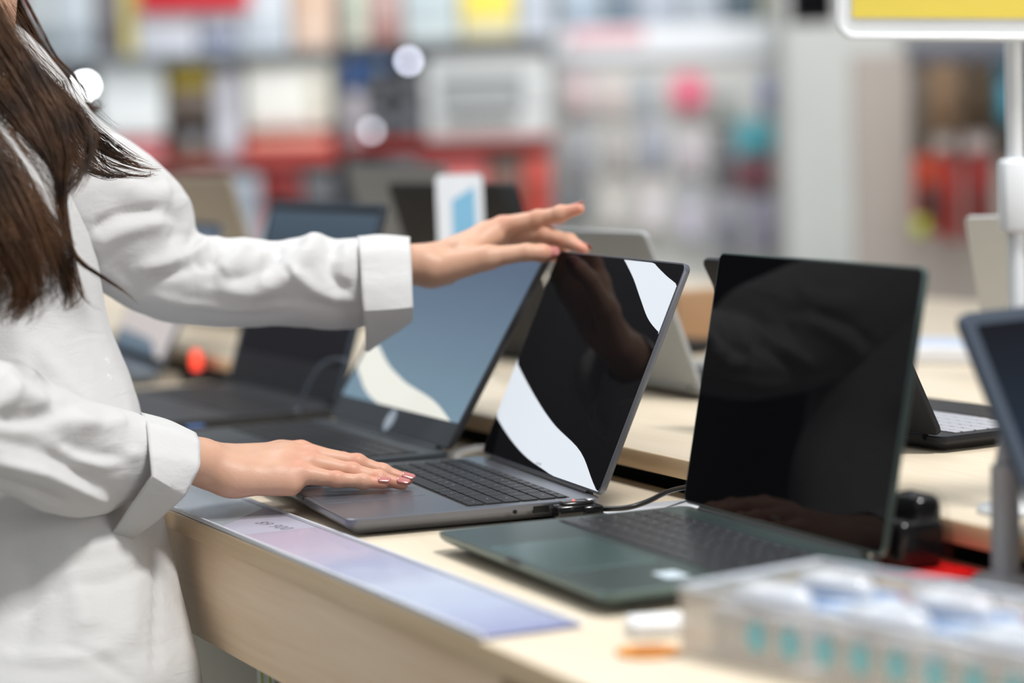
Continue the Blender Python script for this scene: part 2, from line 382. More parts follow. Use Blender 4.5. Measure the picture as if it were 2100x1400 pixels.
L6 = laptop('laptop', 'grey laptop with a pale blue screen half hidden behind the shirt front', (-.543, 3.435), R(-68.4), R(26.7), .322, .231, .22, .019, shell('blue_grey_plastic', (.16, .19, .23), rough=.35, metal=.3),
    kx=.9, kz=(.03, .12), detail=1, chin=.012, bezel=.006, display=grad_display('reflection_slate', srgb(118, 140, 158), srgb(105, 120, 140), .02, .19, .7),  # slate reflection put into this screen's glow
    poly=[[(210, 640), (225, 617), (300, 625), (362, 650), (358, 680), (345, 720), (322, 752), (318, 750), (317, 715), (310, 700), (290, 688), (260, 676), (232, 664)]], polymat=mat('reflection_pink', (.1, .1, .1), emit=srgb(205, 196, 194), estr=.85, vary=0))  # pinkish band is a painted reflection, drawn as glow
# laptops of the other side, seen from behind
L8 = laptop('laptop', 'black laptop seen from behind, standing on the raised counter behind the green one', (.316, 2.225), R(119.5), R(26.8), .254, .182, .174, .015, shell('midnight_metal', (.012, .014, .02), rough=.35, metal=.5),
    z0=.035, kx=.9, detail=1, keymat=mat('silver_key', (.42, .43, .47), rough=.35))
L7 = laptop('laptop', 'silver-edged grey laptop seen from behind, beyond the grey laptop on the raised counter', (.144, 2.694), R(116.7), R(20.5), .266, .191, .182, .015, shell('silver_grey_metal', srgb(135, 138, 138), rough=.4, metal=.1),
    z0=.035, kx=.9, detail=1, rim=shell('lid_grey', srgb(158, 162, 164), rough=.45, metal=.0))
L13 = laptop('laptop', 'black-lidded laptop seen from behind, with the tall blue-and-white card in front of it', (-.016, 3.13), R(121), R(16.9), .328, .235, .224, .017, shell('black_lid', (.014, .014, .016), rough=.45, metal=.2), z0=.035, detail=1)
L11 = laptop('laptop', 'champagne-coloured laptop seen from behind, beyond the left shoulder on the raised counter', (-.449, 3.823), R(122), R(16), .34, .243, .232, .017, shell('champagne_metal', srgb(176, 164, 148), rough=.4, metal=.1), z0=.035, detail=1)
L12 = laptop('laptop', 'flat grey laptop lid seen from behind, between the champagne lid and the black lid', (-.13, 4.15), R(122), R(17), .34, .24, .235, .017, shell('flat_grey_metal', srgb(130, 133, 136), rough=.5, metal=.0), z0=.035, detail=1)
def sticker(root, px, rgb, w, d, zt, name='sticker'):
    P = onz(*px, zt+.0004); Wi_ = (Matrix.Translation(root.location) @ Matrix.Rotation(root.rotation_euler.z, 4, 'Z')).inverted(); q = Wi_ @ P
    b = MB(); b.slab(q.x-w/2, q.x+w/2, q.y-d/2, q.y+d/2, .002, [(0, zt-.0002), (0, zt+.0002)], n=3); o = b.build(name, mat('sticker_%d_%d_%d' % rgb, srgb(*rgb), rough=.35), root); return o
sticker(L2, (1376, 1178), (205, 220, 230), .026, .018, .0165)['label'] = 'pale sticker on the palm rest'
sticker(L3, (400, 873), (70, 110, 170), .020, .020, .019)['label'] = 'blue sticker on the palm rest'
sticker(L4, (268, 832), (235, 226, 200), .022, .022, .019)['label'] = 'shiny cream sticker on the palm rest'

# ------------------------------------------------------------------ things on the counters
m_cable = mat('black_cable', (.012, .012, .013), rough=.35, spec=.5, vary=.1)
m_gloss = mat('glossy_black_plastic', (.008, .008, .009), rough=.12, spec=.6, vary=0)
m_red = mat('red_led', (.5, .02, .01), emit=(1, .07, .04), estr=5, vary=0)
m_clear = mat('clear_plastic', (.92, .95, .97), rough=.06, trans=1., vary=0, ior=1.2)
m_paper = mat('white_paper', (.78, .79, .82), rough=.55)
# security sensor plugged into the side of the grey laptop, with its cable
u1 = Vector((math.cos(-1.2288264), math.sin(-1.2288264), 0)); v1 = Vector((math.sin(-1.2288264), -math.cos(-1.2288264), 0)); h1 = Vector((.01706, 2.19268, 0))
sroot = empty('security_sensor', h1+u1*.166+v1*.024+Vector((0, 0, .0005)), -1.2288264, 'black security sensor with a tiny red light plugged into the side of the grey laptop', 'sensor')
b = MB(); b.rbox(-.0118, .0085, -.019, .013, .0028, .0148, .002); b.rbox(-.0085, .0075, -.0135, .0135, .0145, .0175, .0014); b.rbox(-.0085, .0105, .003, .021, .0003, .0135, .002); b.build('housing', m_gloss, sroot)
b = MB(); b.lathe([(.0011, .0172), (.0011, .0179), (.0005, .0182)], (-.002, -.002, 0), 12); b.build('red_light', m_red, sroot)
b = MB(); b.rbox(-.0045, .003, .009, .0175, .0172, .0182, .0004); b.build('metal_tab', mat('steel', (.6, .6, .63), rough=.25, metal=1, vary=0), sroot)
Wi = Matrix.Translation(h1+u1*.166+v1*.024+Vector((0, 0, .0005))) @ Matrix.Rotation(-1.2288264, 4, 'Z'); Wi = Wi.inverted()
cp_ = [(1210, 1041, 2.062), (1222, 1042, 2.062), (1250, 1043, 2.05), (1290, 1040, 2.04), (1330, 1027, 2.05), (1365, 1010, 2.08), (1395, 1001, 2.11), (1425, 998, 2.13), (1470, 1010, 2.11), (1520, 1034, 2.07)]
pts = [Wi @ at(*q) for q in cp_]; pts[-1].z = max(pts[-1].z, .003)
pc = [Vector(p) for p in catmull(pts, 48)]
b = MB(); b.tube(pc, [.0034]*4+[.0023]*44, 10); b.build('cable', m_cable, sroot)

def on(name, label, cat, loc, rz=0., group=None): return empty(name, Vector(loc)+Vector((0, 0, .0004)), rz, label, cat, group)
# white cable end between the laptops
r_ = on('white_cable', 'short white cable lying between the grey laptop and the one with blue screen reflections', 'cable', (0, 0, 0))
pts = [onz(905, 932, .005), onz(925, 938, .006), onz(945, 929, .006), onz(968, 923, .006), onz(1000, 922, .006), onz(1040, 930, .005)]
b = MB(); b.tube([Vector(p) for p in catmull(pts, 24)], .0045, 10); b.build('cord', m_white, r_)
# sensor with a red lamp farther away
P = onz(405, 735, 0)
P = onz(404, 782, 0)
r_ = on('security_alarm', 'black alarm puck with a glowing red lamp beside the charcoal laptop', 'sensor', P)
b = MB(); b.lathe([(.022, 0), (.024, .004), (.022, .012), (.012, .016)], n=24); b.build('housing', m_black, r_)
b = MB(); b.lathe([(.0065, .015), (.0075, .024), (.007, .038), (.003, .043)], n=20); b.build('lamp', mat('red_lamp', (.6, .05, .02), emit=(1, .07, .04), estr=1.6, vary=0), r_)
b = MB(); b.rbox(.026, .055, -.05, -.018, 0, .014, .004); b.build('cable_block', m_black, r_)
# thin cable arching up in front of the charcoal laptop
r_ = on('grey_cable', 'thin dark cable arching up between the charcoal laptop and the laptop with blue screen reflections', 'cable', (0, 0, 0))
pts = [at(606, 845, 2.76), at(613, 838, 2.76), at(628, 800, 2.76), at(648, 762, 2.76), at(672, 742, 2.76), at(700, 738, 2.75), at(716, 748, 2.74)]
b = MB(); b.tube([Vector(p) for p in catmull(pts, 40)], [.0045]*6+[.0022]*34, 8); b.build('cord', mat('slate_cable', srgb(58, 66, 76), rough=.4), r_)

# price strip along the front edge of the counter
sx0, sx1 = tloc(onz(345, 1030)).x, tloc(onz(1180, 1289)).x
inner = tloc(onz(756, 1123)).y
sr_ = on('price_strip', 'long clear plastic price strip along the front edge of the counter, cards inside', 'price strip', tworld(0, 0, 0), TROT)
m_sleeve = mat('clear_sleeve', (.9, .93, .97), rough=.07, spec=.8, vary=0, alpha=.13)
b = MB(); b.box(sx0-.35, sx1, .0015, inner, .0031, .0034)
b.build('clear_cover', m_sleeve, sr_)
b = MB(); b.rbox(sx0-.35, sx1, .0008, .0032, .0002, .0042, .0006); b.rbox(sx0-.35, sx1, inner-.0012, inner+.0012, .0002, .0040, .0006); b.build('clear_rail', mat('clear_rail', (.75, .78, .85), rough=.12, spec=.8, vary=0), sr_)
m_lilac = mat('lilac_paper', srgb(170, 164, 184), rough=.5, vary=.03)
m_pink = mat('mauve_paper', srgb(186, 166, 186), rough=.5, vary=.08, scale=25)
def card_grad(name, cols, x0, x1):
    m = bpy.data.materials.new(name); n, l, bs = nodes(m); tc = n.new('ShaderNodeTexCoord'); sx = n.new('ShaderNodeSeparateXYZ'); l.new(tc.outputs['Object'], sx.inputs[0])
    nz = n.new('ShaderNodeTexNoise'); nz.inputs['Scale'].default_value = 14; l.new(tc.outputs['Object'], nz.inputs['Vector'])
    mr = n.new('ShaderNodeMapRange'); mr.inputs['From Min'].default_value = x0; mr.inputs['From Max'].default_value = x1; l.new(sx.outputs['X'], mr.inputs['Value'])
    ad = n.new('ShaderNodeMath'); ad.operation = 'MULTIPLY_ADD'; ad.inputs[1].default_value = .35; ad.inputs[2].default_value = -.17; l.new(nz.outputs['Fac'], ad.inputs[0])
    a2 = n.new('ShaderNodeMath'); a2.operation = 'ADD'; l.new(ad.outputs[0], a2.inputs[0]); l.new(mr.outputs[0], a2.inputs[1])
    rp = n.new('ShaderNodeValToRGB'); e = rp.color_ramp.elements
    while len(e) < len(cols): e.new(.5)
    for i, cc in enumerate(cols): e[i].position = i/(len(cols)-1); e[i].color = (*cc, 1)
    l.new(a2.outputs[0], rp.inputs['Fac']); l.new(rp.outputs['Color'], bs.inputs['Base Color']); bs.inputs['Roughness'].default_value = .45; return m
xa, xb = tloc(onz(474, 1082)).x, tloc(onz(508, 1100)).x
xq, xi = tloc(onz(655, 1084)).x, tloc(onz(548, 1044)).x
E0, E1 = .0035, inner-.002
b = MB(); b.add([(sx0-.34, E0, .0012), (xa, E0, .0012), (xi, E1, .0012), (sx0-.34, E1, .0012)], [(0, 1, 2, 3)]); b.build('glare_card', mat('glare_card', srgb(186, 196, 206), rough=.24, metal=.6, vary=.12, scale=6, stretch=(.3, 60, 1)), sr_)  # glare streaks of the plastic strip are worked into this card's colour
b = MB(); b.add([(xa+.001, E0, .0013), (xb, E0, .0013), (xq, E1, .0013), (xi+.001, E1, .0013)], [(0, 1, 2, 3)])
t0, t1 = tloc(onz(531, 1075)), tloc(onz(592, 1089)); td = (t1-t0); ln_ = td.length; td.normalize(); tn = Vector((-td.y, td.x, 0))
vs, fs = text_mesh('89 900', .0175); wx = max(v.x for v in vs)-min(v.x for v in vs); sc_ = ln_/wx; tc_ = (t0+t1)/2
b.add([Vector((tc_.x, tc_.y, .00145))+td*(v.x*sc_)+tn*(v.y*max(sc_, 1)) for v in vs], fs, 1)
b.build('price_card', [m_lilac, mat('price_ink', srgb(58, 54, 84), rough=.6, vary=0)], sr_)
b = MB(); b.add([(xb, E0, .0012), (sx1-.001, E0, .0012), (sx1-.001, E1, .0012), (xq, E1, .0012)], [(0, 1, 2, 3)])
b.build('picture_card', card_grad('picture_print', [srgb(166, 144, 168), srgb(166, 152, 178), srgb(144, 148, 182), srgb(178, 188, 208), srgb(158, 170, 200), srgb(118, 126, 176)], xb, sx1), sr_)

# little things near the front
P = onz(1345, 1300); r_ = on('white_sticker_box', 'small white blurred block lying on the counter beside the clear tray', 'box', P, R(8))
b = MB(); b.rbox(-.018, .022, -.012, .016, 0, .011, .003); b.build('block', mat('bright_white', (.9, .92, .95), rough=.4), r_)
P = onz(1330, 1340); r_ = on('orange_tag', 'flat orange oval tag on the counter in front of the white block', 'tag', P, R(-4))
b = MB(); M2 = Matrix.Diagonal((.85, .75, 1, 1)); 
b.rings([[M2 @ Vector((rr*math.cos(a), rr*math.sin(a), z)) for a in np.linspace(0, 2*math.pi, 33)[:-1]] for rr, z in ((.0235, 0), (.0245, .0012), (.0235, .0024))]); b.build('disc', mat('orange_plastic', srgb(226, 150, 62), rough=.4), r_)
b = MB(); b.rings([[M2 @ Vector((rr*math.cos(a), rr*math.sin(a), z)) for a in np.linspace(0, 2*math.pi, 33)[:-1]] for rr, z in ((.013, .0023), (.013, .0034), (.011, .0036))]); b.build('core', mat('brown_core', srgb(170, 100, 40), rough=.5), r_)
P = onz(1328, 1046); r_ = on('white_leaflet', 'white plastic leaflet half under the rear of the green laptop', 'leaflet', P, R(20))
b = MB(); b.rbox(-.04, .06, -.018, .03, 0, .0008, .0003); b.build('sheet', mat('white_film', (.85, .88, .95), rough=.2), r_)

# clear tray of blister packs, nearest to the camera
e1 = Vector((.61, -.79, 0)); e2 = Vector((.79, .61, 0)); A = onz(1395, 1345)
trot = math.atan2(e1.y, e1.x)
tr = on('clear_tray', 'clear plastic tray of blister packs with cyan dots on its front wall', 'tray', A, trot)
m_wall = mat('tray_wall', (.80, .74, .66), rough=.12, spec=.6, alpha=.42, vary=.02)
b = MB(); L_, D_, H_ = .40, .124, .043
b.rbox(0, L_, 0, .0022, 0, H_, .0008); b.rbox(0, .0022, .0022, D_, 0, H_, .0008); b.rbox(L_-.0022, L_, .0022, D_, 0, H_, .0008); b.rbox(.0022, L_-.0022, D_-.0022, D_, 0, H_, .0008); b.box(.002, L_-.002, .002, D_-.002, 0, .002)
b.build('tray_body', m_wall, tr)
b = MB()
for x0_, x1_, y0_, y1_ in ((0, L_, -.0012, .004), (0, .004, .004, D_), (L_-.004, L_, .004, D_), (.004, L_-.004, D_-.004, D_)): b.rbox(x0_, x1_, y0_, y1_, H_-.001, H_+.0025, .001)
b.build('rim', mat('tray_rim', (.62, .66, .72), rough=.15, spec=.7), tr)
for i in range(8):
    b = MB(); cx = .070+.0288*i; M2 = Matrix.Translation((cx, -.0002, .022)) @ Matrix.Rotation(R(90), 4, 'X')
    b.rings([[M2 @ Vector((rr*math.cos(a), rr*1.15*math.sin(a), z)) for a in np.linspace(0, 2*math.pi, 25)[:-1]] for rr, z in ((.0082, 0), (.0082, .0008), (.007, .0011))])
    b.build('cyan_dot', mat('cyan_print', srgb(140, 208, 220), rough=.4), tr)
m_card = mat('pack_card_white', (.80, .85, .92), rough=.4, vary=.05); m_blue = mat('pack_card_blue', srgb(96, 140, 196), rough=.4)
m_dome = mat('blister_dome', (.93, .96, 1), rough=.06, spec=1, alpha=.6, vary=0, coat=.6)
m_item = mat('pale_item', srgb(196, 208, 224), rough=.25, spec=.7, coat=.5)
def blister(name, label, loc, rz, w, d, h, cardm, edgem, itemm, group=None):
    r_ = empty(name, loc, rz, label, 'blister pack', group)
    b = MB(); b.slab(-w/2, w/2, -d/2, d/2, .006, [(0, 0), (0, .0012)], mi=0); b.build('backing_card', [cardm], r_)
    b = MB(); b.rbox(-w*.44, w*.44, -d*.44, d*.44, .0014, h*.80, .006, 3); b.slab(-w*.40, w*.40, d*.30, d*.42, .003, [(0, h*.79), (0, h*.815)], mi=1); b.build('contents', [itemm, edgem], r_)
    ell = lambda q, z: [Vector((w*.36*q*math.cos(a), -d*.06+d*.30*q*math.sin(a), z)) for a in np.linspace(0, 2*math.pi, 33)[:-1]]
    b = MB(); b.rings([ell(1.12, h*.81), ell(1.12, h*.84), ell(1.02, h*.85), ell(1.0, h*.82)]); b.build('blue_outline', edgem, r_)
    b = MB(); b.rings([ell(1.0, h*.82), ell(.96, h*1.0), ell(.80, h*1.12), ell(.5, h*1.17), ell(.1, h*1.18)], smooth=True); b.build('clear_dome', m_dome, r_)
    return r_
tw = lambda x, y, z: A+e1*x+e2*y+Vector((0, 0, z))
packs = []
for i, (nm, em) in enumerate((('at the corner beside the green laptop', m_blue), ('second along the wall with the cyan dots', m_blue), ('third along the wall with the cyan dots', m_blue), ('fourth along the wall with the cyan dots', m_blue))): packs.append((.053+.097*i, .0345, .015*(-1)**i, 'blister pack in the clear tray, '+nm, em))
for i, (nm, em) in enumerate((('in the back row nearest the green laptop', m_blue), ('second in the back row', m_blue), ('third in the back row, below the tablet', m_blue), ('last in the back row', m_blue))): packs.append((.053+.097*i, .0895, -.015*(-1)**i, 'blister pack in the clear tray, '+nm, em))
for x, y, rz, lab, em in packs: blister('blister_pack', lab, tw(x, y, .0024), trot+rz, .090, .050, .040, m_card, em, m_item, group='blister packs in the clear tray')
# red-carded packs behind the green laptop
m_rcard = mat('red_card', srgb(228, 26, 28), rough=.25, spec=.6)
Pr = onz(1885, 1164, .0004)
rp_ = empty('red_blister_pack', Pr, TROT, 'red-carded blister pack with a tall black adapter, behind the green laptop', 'blister pack')
b = MB(); b.slab(-.040, .060, -.036, .028, .006, [(0, 0), (0, .0015)]); b.build('backing_card', m_rcard, rp_)
b = MB(); b.rbox(-.030, .010, -.010, .018, .0016, .055, .010, 3); b.rbox(-.030, .014, -.026, .016, .0016, .038, .008, 3); b.build('black_adapter', m_gloss, rp_)
b = MB(); b.slab(-.036, .020, -.034, .023, .010, [(-.004, .0016), (0, .004), (.003, .040), (.006, .052), (.012, .059)], smooth=True, n=6); b.build('clear_dome', mat('blister_dome_clear', (.01, .01, .01), rough=.04, spec=.7, alpha=.08, vary=0), rp_)
for x, y, rz, lab in ((1962, 1222, TROT, 'red card pack lying flat between the black adapter pack and the tablet stand'), (2125, 1250, TROT, 'red card pack lying flat in front of the tablet stand')):
    P = onz(x, y, .0004); r_ = empty('red_pack', P, rz, lab, 'blister pack', 'flat red packs')
    b = MB(); b.slab(-.032, .025, -.04, .018, .005, [(0, 0), (0, .0015)]); b.build('backing_card', m_rcard, r_)
    b = MB(); b.slab(-.024, .018, -.03, .010, .008, [(-.003, .0016), (0, .002), (.003, .008), (.006, .010)], smooth=True); b.build('clear_dome', m_dome, r_)

# tablet on a post stand, and the yellow price sign
tl = at(1968, 640, 1.64); yw, ln = R(36), R(27)
u = Vector((math.cos(yw), math.sin(yw), 0)); v = Vector((math.sin(yw), -math.cos(yw), 0)); ld = Vector((0, 0, 1))*math.cos(ln)-v*math.sin(ln); nn = (v*math.cos(ln)+Vector((0, 0, 1))*math.sin(ln))
TW, TH = .30, .178
org = tl-ld*TH
Mt = Matrix(((u.x, ld.x, nn.x, org.x), (u.y, ld.y, nn.y, org.y), (u.z, ld.z, nn.z, org.z), (0, 0, 0, 1)))
post = onz(2064, 1196, .0004)
ts = empty('tablet_display', post, 0, 'slate tablet display leaning on a grey post stand by the yellow sign', 'display')
Mi = Matrix.Translation(-post) @ Mt
b = MB(); b.slab(0, TW, 0, TH, .009, [(.002, -.009), (0, -.007), (0, -.0015), (.0015, 0)], M=Mi, n=6, smooth=True); sharp(fix_normals(b.build('case', mat('slate_case', srgb(74, 84, 98), rough=.35, metal=.4), ts)))
b = MB(); b.slab(.010, TW-.010, .010, TH-.010, .003, [(0, -.0002), (.0003, .0004)], M=Mi); b.build('screen', grad_display('tablet_picture', srgb(44, 66, 84), srgb(3, 8, 16), .04, .19, .7, .05, 1.15), ts)
ctr = Mi @ Vector((.06, .085, -.009))
b = MB(); b.lathe([(.024, 0), (.025, .003), (.023, .006), (.0105, .008), (.010, .085)], n=28); b.tube([Vector((0, 0, .08)), Vector((.004, .004, .10)), ctr*.6+Vector((0, 0, .045)), ctr], .008, 12); b.build('stand', mat('grey_post', srgb(168, 170, 176), rough=.4, metal=.1), ts)

sp_ = at(2086, 640, 1.80); base = Vector((sp_.x, sp_.y, .0354))
sg = empty('price_sign', base, 0, 'yellow price sign in a clear frame on a tall white pole', 'sign')
tz = at(2092, 80, 1.80).z-.0354+.0354
b = MB(); b.lathe([(.032, 0), (.032, .004), (.008, .006), (.0065, .01), (.0065, tz-.0354+.004)], n=20); b.build('pole', mat('white_pole', (.74, .77, .80), rough=.3, spec=.6), sg)
b = MB(); z0_ = at(2082, 475, 1.8).z-.0354; z1_ = at(2082, 325, 1.8).z-.0354; b.rbox(-.011, .011, -.011, .011, z0_, z1_, .003); b.build('clip', mat('white_clip', (.80, .84, .88), rough=.35), sg)
c0 = at(1708, 78, 1.80)
SW = .33; x_l = c0.x-base.x; z_b = c0.z-.0354; rs = R(-4)
Ms = Matrix.Translation((x_l, -.012, z_b)) @ Matrix.Rotation(rs, 4, 'Z') @ Matrix.Rotation(R(90), 4, 'X') @ Matrix.Rotation(R(-2.3), 4, 'Z')
b = MB(); b.slab(.0095, SW-.004, .0135, .20, .002, [(0, 0), (0, .0006)], M=Ms); b.build('yellow_card', mat('yellow_card', srgb(240, 218, 96), rough=.5, vary=.02), sg)
b = MB()
b.slab(0, SW, 0, .21, .012, [(.0005, -.0012), (0, -.0006), (0, -.0003)], M=Ms, n=8); b.build('clear_panel', mat('sign_panel', (.88, .91, .93), rough=.1, spec=.5, vary=0, alpha=.75), sg)
rim_ = [Ms @ Vector((x, y, .0005)) for x, y in [(0, .2), (0, .012)]+[(.012-.012*math.cos(R(a)), .012-.012*math.sin(R(a))) for a in range(10, 90, 10)]+[(.012, 0), (SW, 0)]]
b = MB(); b.tube(rim_, .0022, 8); b.build('clear_rim', mat('sign_rim', (.80, .84, .88), rough=.12, spec=.9, vary=0), sg)
b = MB(); b.tube([Ms @ Vector((.225, -.0015, 0)), Ms @ Vector((SW-.02, -.0015, 0))], .004, 8); b.build('bracket', mat('white_clip', (.8, .84, .88)), sg)
# pale grey laptop lid at the right, seen from behind
L9 = laptop('laptop', 'pale silver laptop seen from behind, next to the white sign pole', (.665, 2.62), R(150), R(24), .30, .21, .188, .016, shell('pale_silver', srgb(178, 180, 180), rough=.45, metal=.2), z0=.035, kx=.9, detail=1)
# tall card stand in front of the black lid
P = at(948, 500, 2.98); gx = Vector((P.x, P.y, .0354))
r_ = empty('card_stand', gx, R(6), 'tall blue-and-white information card standing in front of the black laptop lid', 'card stand')
hh = at(948, 357, 2.98).z-.035
b = MB(); b.slab(-.029, .029, .002, hh, .006, [(0, -.001), (0, .001)], M=Matrix.Rotation(R(86), 4, 'X')); b.build('card', mat('card_white', (.80, .84, .90), rough=.35), r_)
b = MB(); M2 = Matrix.Rotation(R(86), 4, 'X'); b.add([M2 @ Vector(q) for q in [(-.010, .03, .0016), (.019, .03, .0016), (.019, hh-.016, .0016), (.004, hh-.024, .0016), (-.010, hh-.032, .0016)]], [(0, 1, 2, 3, 4)]); b.build('blue_print', mat('card_blue', srgb(130, 188, 222), rough=.4), r_)
b = MB(); b.rbox(-.032, .032, -.03, .03, 0, .004, .001); b.build('foot', m_clear, r_)
# items on the raised counter behind
P = onz(1432, 700, .035); r_ = empty('cardboard_box', at(1432, 668, 3.3)*1, R(20), 'small brown cardboard box on the raised counter behind the grey laptop', 'box')
r_.location.z = .0354
b = MB(); b.rbox(-.045, .05, -.03, .03, 0, .07, .002); b.build('carton', mat('kraft_card', srgb(168, 132, 98), rough=.7), r_)
b = MB(); b.rbox(-.0451, .0501, -.006, .006, .0699, .0712, .0004); b.build('tape', mat('tan_tape', srgb(186, 158, 126), rough=.3), r_)
r_ = empty('brochure_stack', at(1905, 800, 2.98), R(-30), 'white brochure stack on the raised counter behind the green laptop', 'brochure'); r_.location.z = .0354
b = MB(); b.rbox(-.05, .12, -.07, .07, 0, .020, .002); b.build('paper_block', m_paper, r_)
b = MB(); b.box(-.03, .10, -.05, .05, .02, .0206); b.build('cover', mat('pale_blue_paper', srgb(196, 208, 228), rough=.4), r_)
# ------------------------------------------------------------------ the woman
def A3(x, y, D): return np.array(at(x, y, D))
def skin_mat(name='skin'):
    m = bpy.data.materials.new(name); n, l, b = nodes(m)
    at_ = n.new('ShaderNodeAttribute'); at_.attribute_name = 'red'
    tc = n.new('ShaderNodeTexCoord'); t = n.new('ShaderNodeTexNoise'); t.inputs['Scale'].default_value = 55; t.inputs['Detail'].default_value = 5; l.new(tc.outputs['Object'], t.inputs['Vector'])
    rp = n.new('ShaderNodeMix'); rp.data_type = 'RGBA'; rp.inputs['A'].default_value = (.56, .315, .21, 1); rp.inputs['B'].default_value = (.645, .395, .28, 1); l.new(t.outputs['Fac'], rp.inputs['Factor'])
    mx = n.new('ShaderNodeMix'); mx.data_type = 'RGBA'; mx.inputs['B'].default_value = (.60, .235, .165, 1); l.new(rp.outputs['Result'], mx.inputs['A']); l.new(at_.outputs['Fac'], mx.inputs['Factor'])
    l.new(mx.outputs['Result'], b.inputs['Base Color'])
    b.inputs['Roughness'].default_value = .46; b.inputs['Specular IOR Level'].default_value = .4
    b.inputs['Subsurface Weight'].default_value = .25; b.inputs['Subsurface Radius'].default_value = (.008, .003, .0015); b.inputs['Subsurface Scale'].default_value = 1
    t2 = n.new('ShaderNodeTexVoronoi'); t2.inputs['Scale'].default_value = 900; l.new(tc.outputs['Object'], t2.inputs['Vector'])
    t3 = n.new('ShaderNodeTexNoise'); t3.inputs['Scale'].default_value = 160; t3.inputs['Detail'].default_value = 4; l.new(tc.outputs['Object'], t3.inputs['Vector'])
    ad = n.new('ShaderNodeMath'); ad.operation = 'MULTIPLY_ADD'; ad.inputs[1].default_value = .35; l.new(t2.outputs['Distance'], ad.inputs[0]); l.new(t3.outputs['Fac'], ad.inputs[2])
    bp = n.new('ShaderNodeBump'); bp.inputs['Strength'].default_value = .35; bp.inputs['Distance'].default_value = .0006; l.new(ad.outputs[0], bp.inputs['Height']); l.new(bp.outputs['Normal'], b.inputs['Normal'])
    return m
m_skin = skin_mat()
def hand_prims(fingers, mcp_r, carp, extra, wrist):
    P = []
    (w1, w2, rw) = wrist
    P += [(w1[0], w1[1], rw, rw), (w2[0], w2[1], rw, rw, .012)]
    for i, f in enumerate(fingers):
        P.append((carp[i], f[0][0], .0125, f[0][1], .010))
    for i in range(len(fingers)-1):
        P.append((fingers[i][0][0]*.72+carp[i]*.28, fingers[i+1][0][0]*.72+carp[i+1]*.28, .0105, .0105, .008))
    P += extra
    for f in fingers:
        for (a, ra), (b, rb) in zip(f[:-1], f[1:]): P.append((a, b, ra*.96, rb*.96, .0035))
        for (a, ra) in f[1:-1]: P.append((a, a+np.array([0, 0, .0004]), ra*1.04, ra*1.04, .003))
    return P
# right hand, flat on the keyboard
RF = [[(A3(612, 975, 2.122), .0098), (A3(690, 987, 2.124), .0069), (A3(744, 991, 2.128), .0063), (A3(787, 995, 2.131), .0050)],
      [(A3(630, 953, 2.138), .0102), (A3(722, 970, 2.142), .0075), (A3(777, 984, 2.143), .0068), (A3(826, 997, 2.143), .0053)],
      [(A3(634, 938, 2.155), .0104), (A3(733, 953, 2.160), .0078), (A3(785, 971, 2.162), .0069), (A3(836, 987, 2.162), .0054)],
      [(A3(617, 930, 2.172), .0104), (A3(703, 949, 2.184), .0076), (A3(752, 967, 2.190), .0067), (A3(792, 980, 2.192), .0053)]]
Rw = A3(425, 952, 2.116); Re = A3(-90, 868, 1.905); Rel = A3(-258, 815, 1.897)
dD = np.array(FW)
Rcarp = [A3(468, 972, 2.112), A3(466, 958, 2.122), A3(466, 948, 2.134), A3(470, 944, 2.146)]
Rext = [(A3(470, 986, 2.108), A3(596, 997, 2.116), .0145, .0102, .010), (A3(440, 968, 2.112), A3(480, 984, 2.110), .016, .0145, .012),
        (A3(478, 958, 2.160), A3(545, 972, 2.188), .014, .0115, .010), (A3(545, 972, 2.188), A3(606, 976, 2.20), .0108, .0085, .005), (A3(606, 976, 2.20), A3(650, 981, 2.203), .0085, .0066, .004)]
RP = hand_prims(RF, None, Rcarp, Rext, ((Re-dD*.006, Rw-dD*.010), (Re+dD*.006, Rw+dD*.012), .0195))
RP[0] = (Re, Rw-dD*.011, .012, .0188); RP[1] = (Re, Rw+dD*.013, .012, .0188, .015)
# left hand, reaching over the corner of the lid
LF = [[(A3(1030, 464, 2.385), .0106), (A3(1104, 448, 2.374), .0083), (A3(1150, 438, 2.364), .0077), (A3(1187, 428, 2.357), .0061)],
      [(A3(1040, 480, 2.400), .0104), (A3(1120, 480, 2.374), .0079), (A3(1168, 495, 2.358), .0073), (A3(1198, 511, 2.338), .0056)],
      [(A3(1034, 495, 2.412), .0100), (A3(1106, 497, 2.392), .0075), (A3(1148, 513, 2.382), .0066), (A3(1176, 534, 2.372), .0050)],
      [(A3(1016, 509, 2.424), .0095), (A3(1076, 508, 2.410), .0068), (A3(1112, 516, 2.398), .0060), (A3(1136, 528, 2.390), .0048)]]
Lw = A3(868, 541, 2.363); Le = A3(300, 575, 2.345)
Lcarp = [A3(902, 522, 2.372), A3(902, 532, 2.382), A3(900, 540, 2.390), A3(898, 548, 2.396)]
Lext = [(A3(898, 552, 2.352), A3(1000, 528, 2.345), .0160, .0120, .010), (A3(1000, 528, 2.345), A3(1080, 517, 2.345), .0105, .0083, .006), (A3(1080, 517, 2.345), A3(1112, 519, 2.348), .0086, .0086, .003), (A3(1112, 519, 2.348), A3(1133, 519, 2.3515), .0084, .0064, .004),
        (A3(955, 512, 2.362), A3(1014, 486, 2.378), .0115, .0075, .009), (A3(885, 556, 2.365), A3(915, 556, 2.375), .0155, .014, .010)]
LP = hand_prims(LF, None, Lcarp, Lext, ((Le, Lw-dD*.008), (Le, Lw+dD*.010), .0195))
LP[0] = (Le, Lw-dD*.009, .014, .0190); LP[1] = (Le, Lw+dD*.012, .014, .0190, .015)
def clip_to(prims, x):                       # keep only the last stretch of the forearm in the fine mesh
    return prims
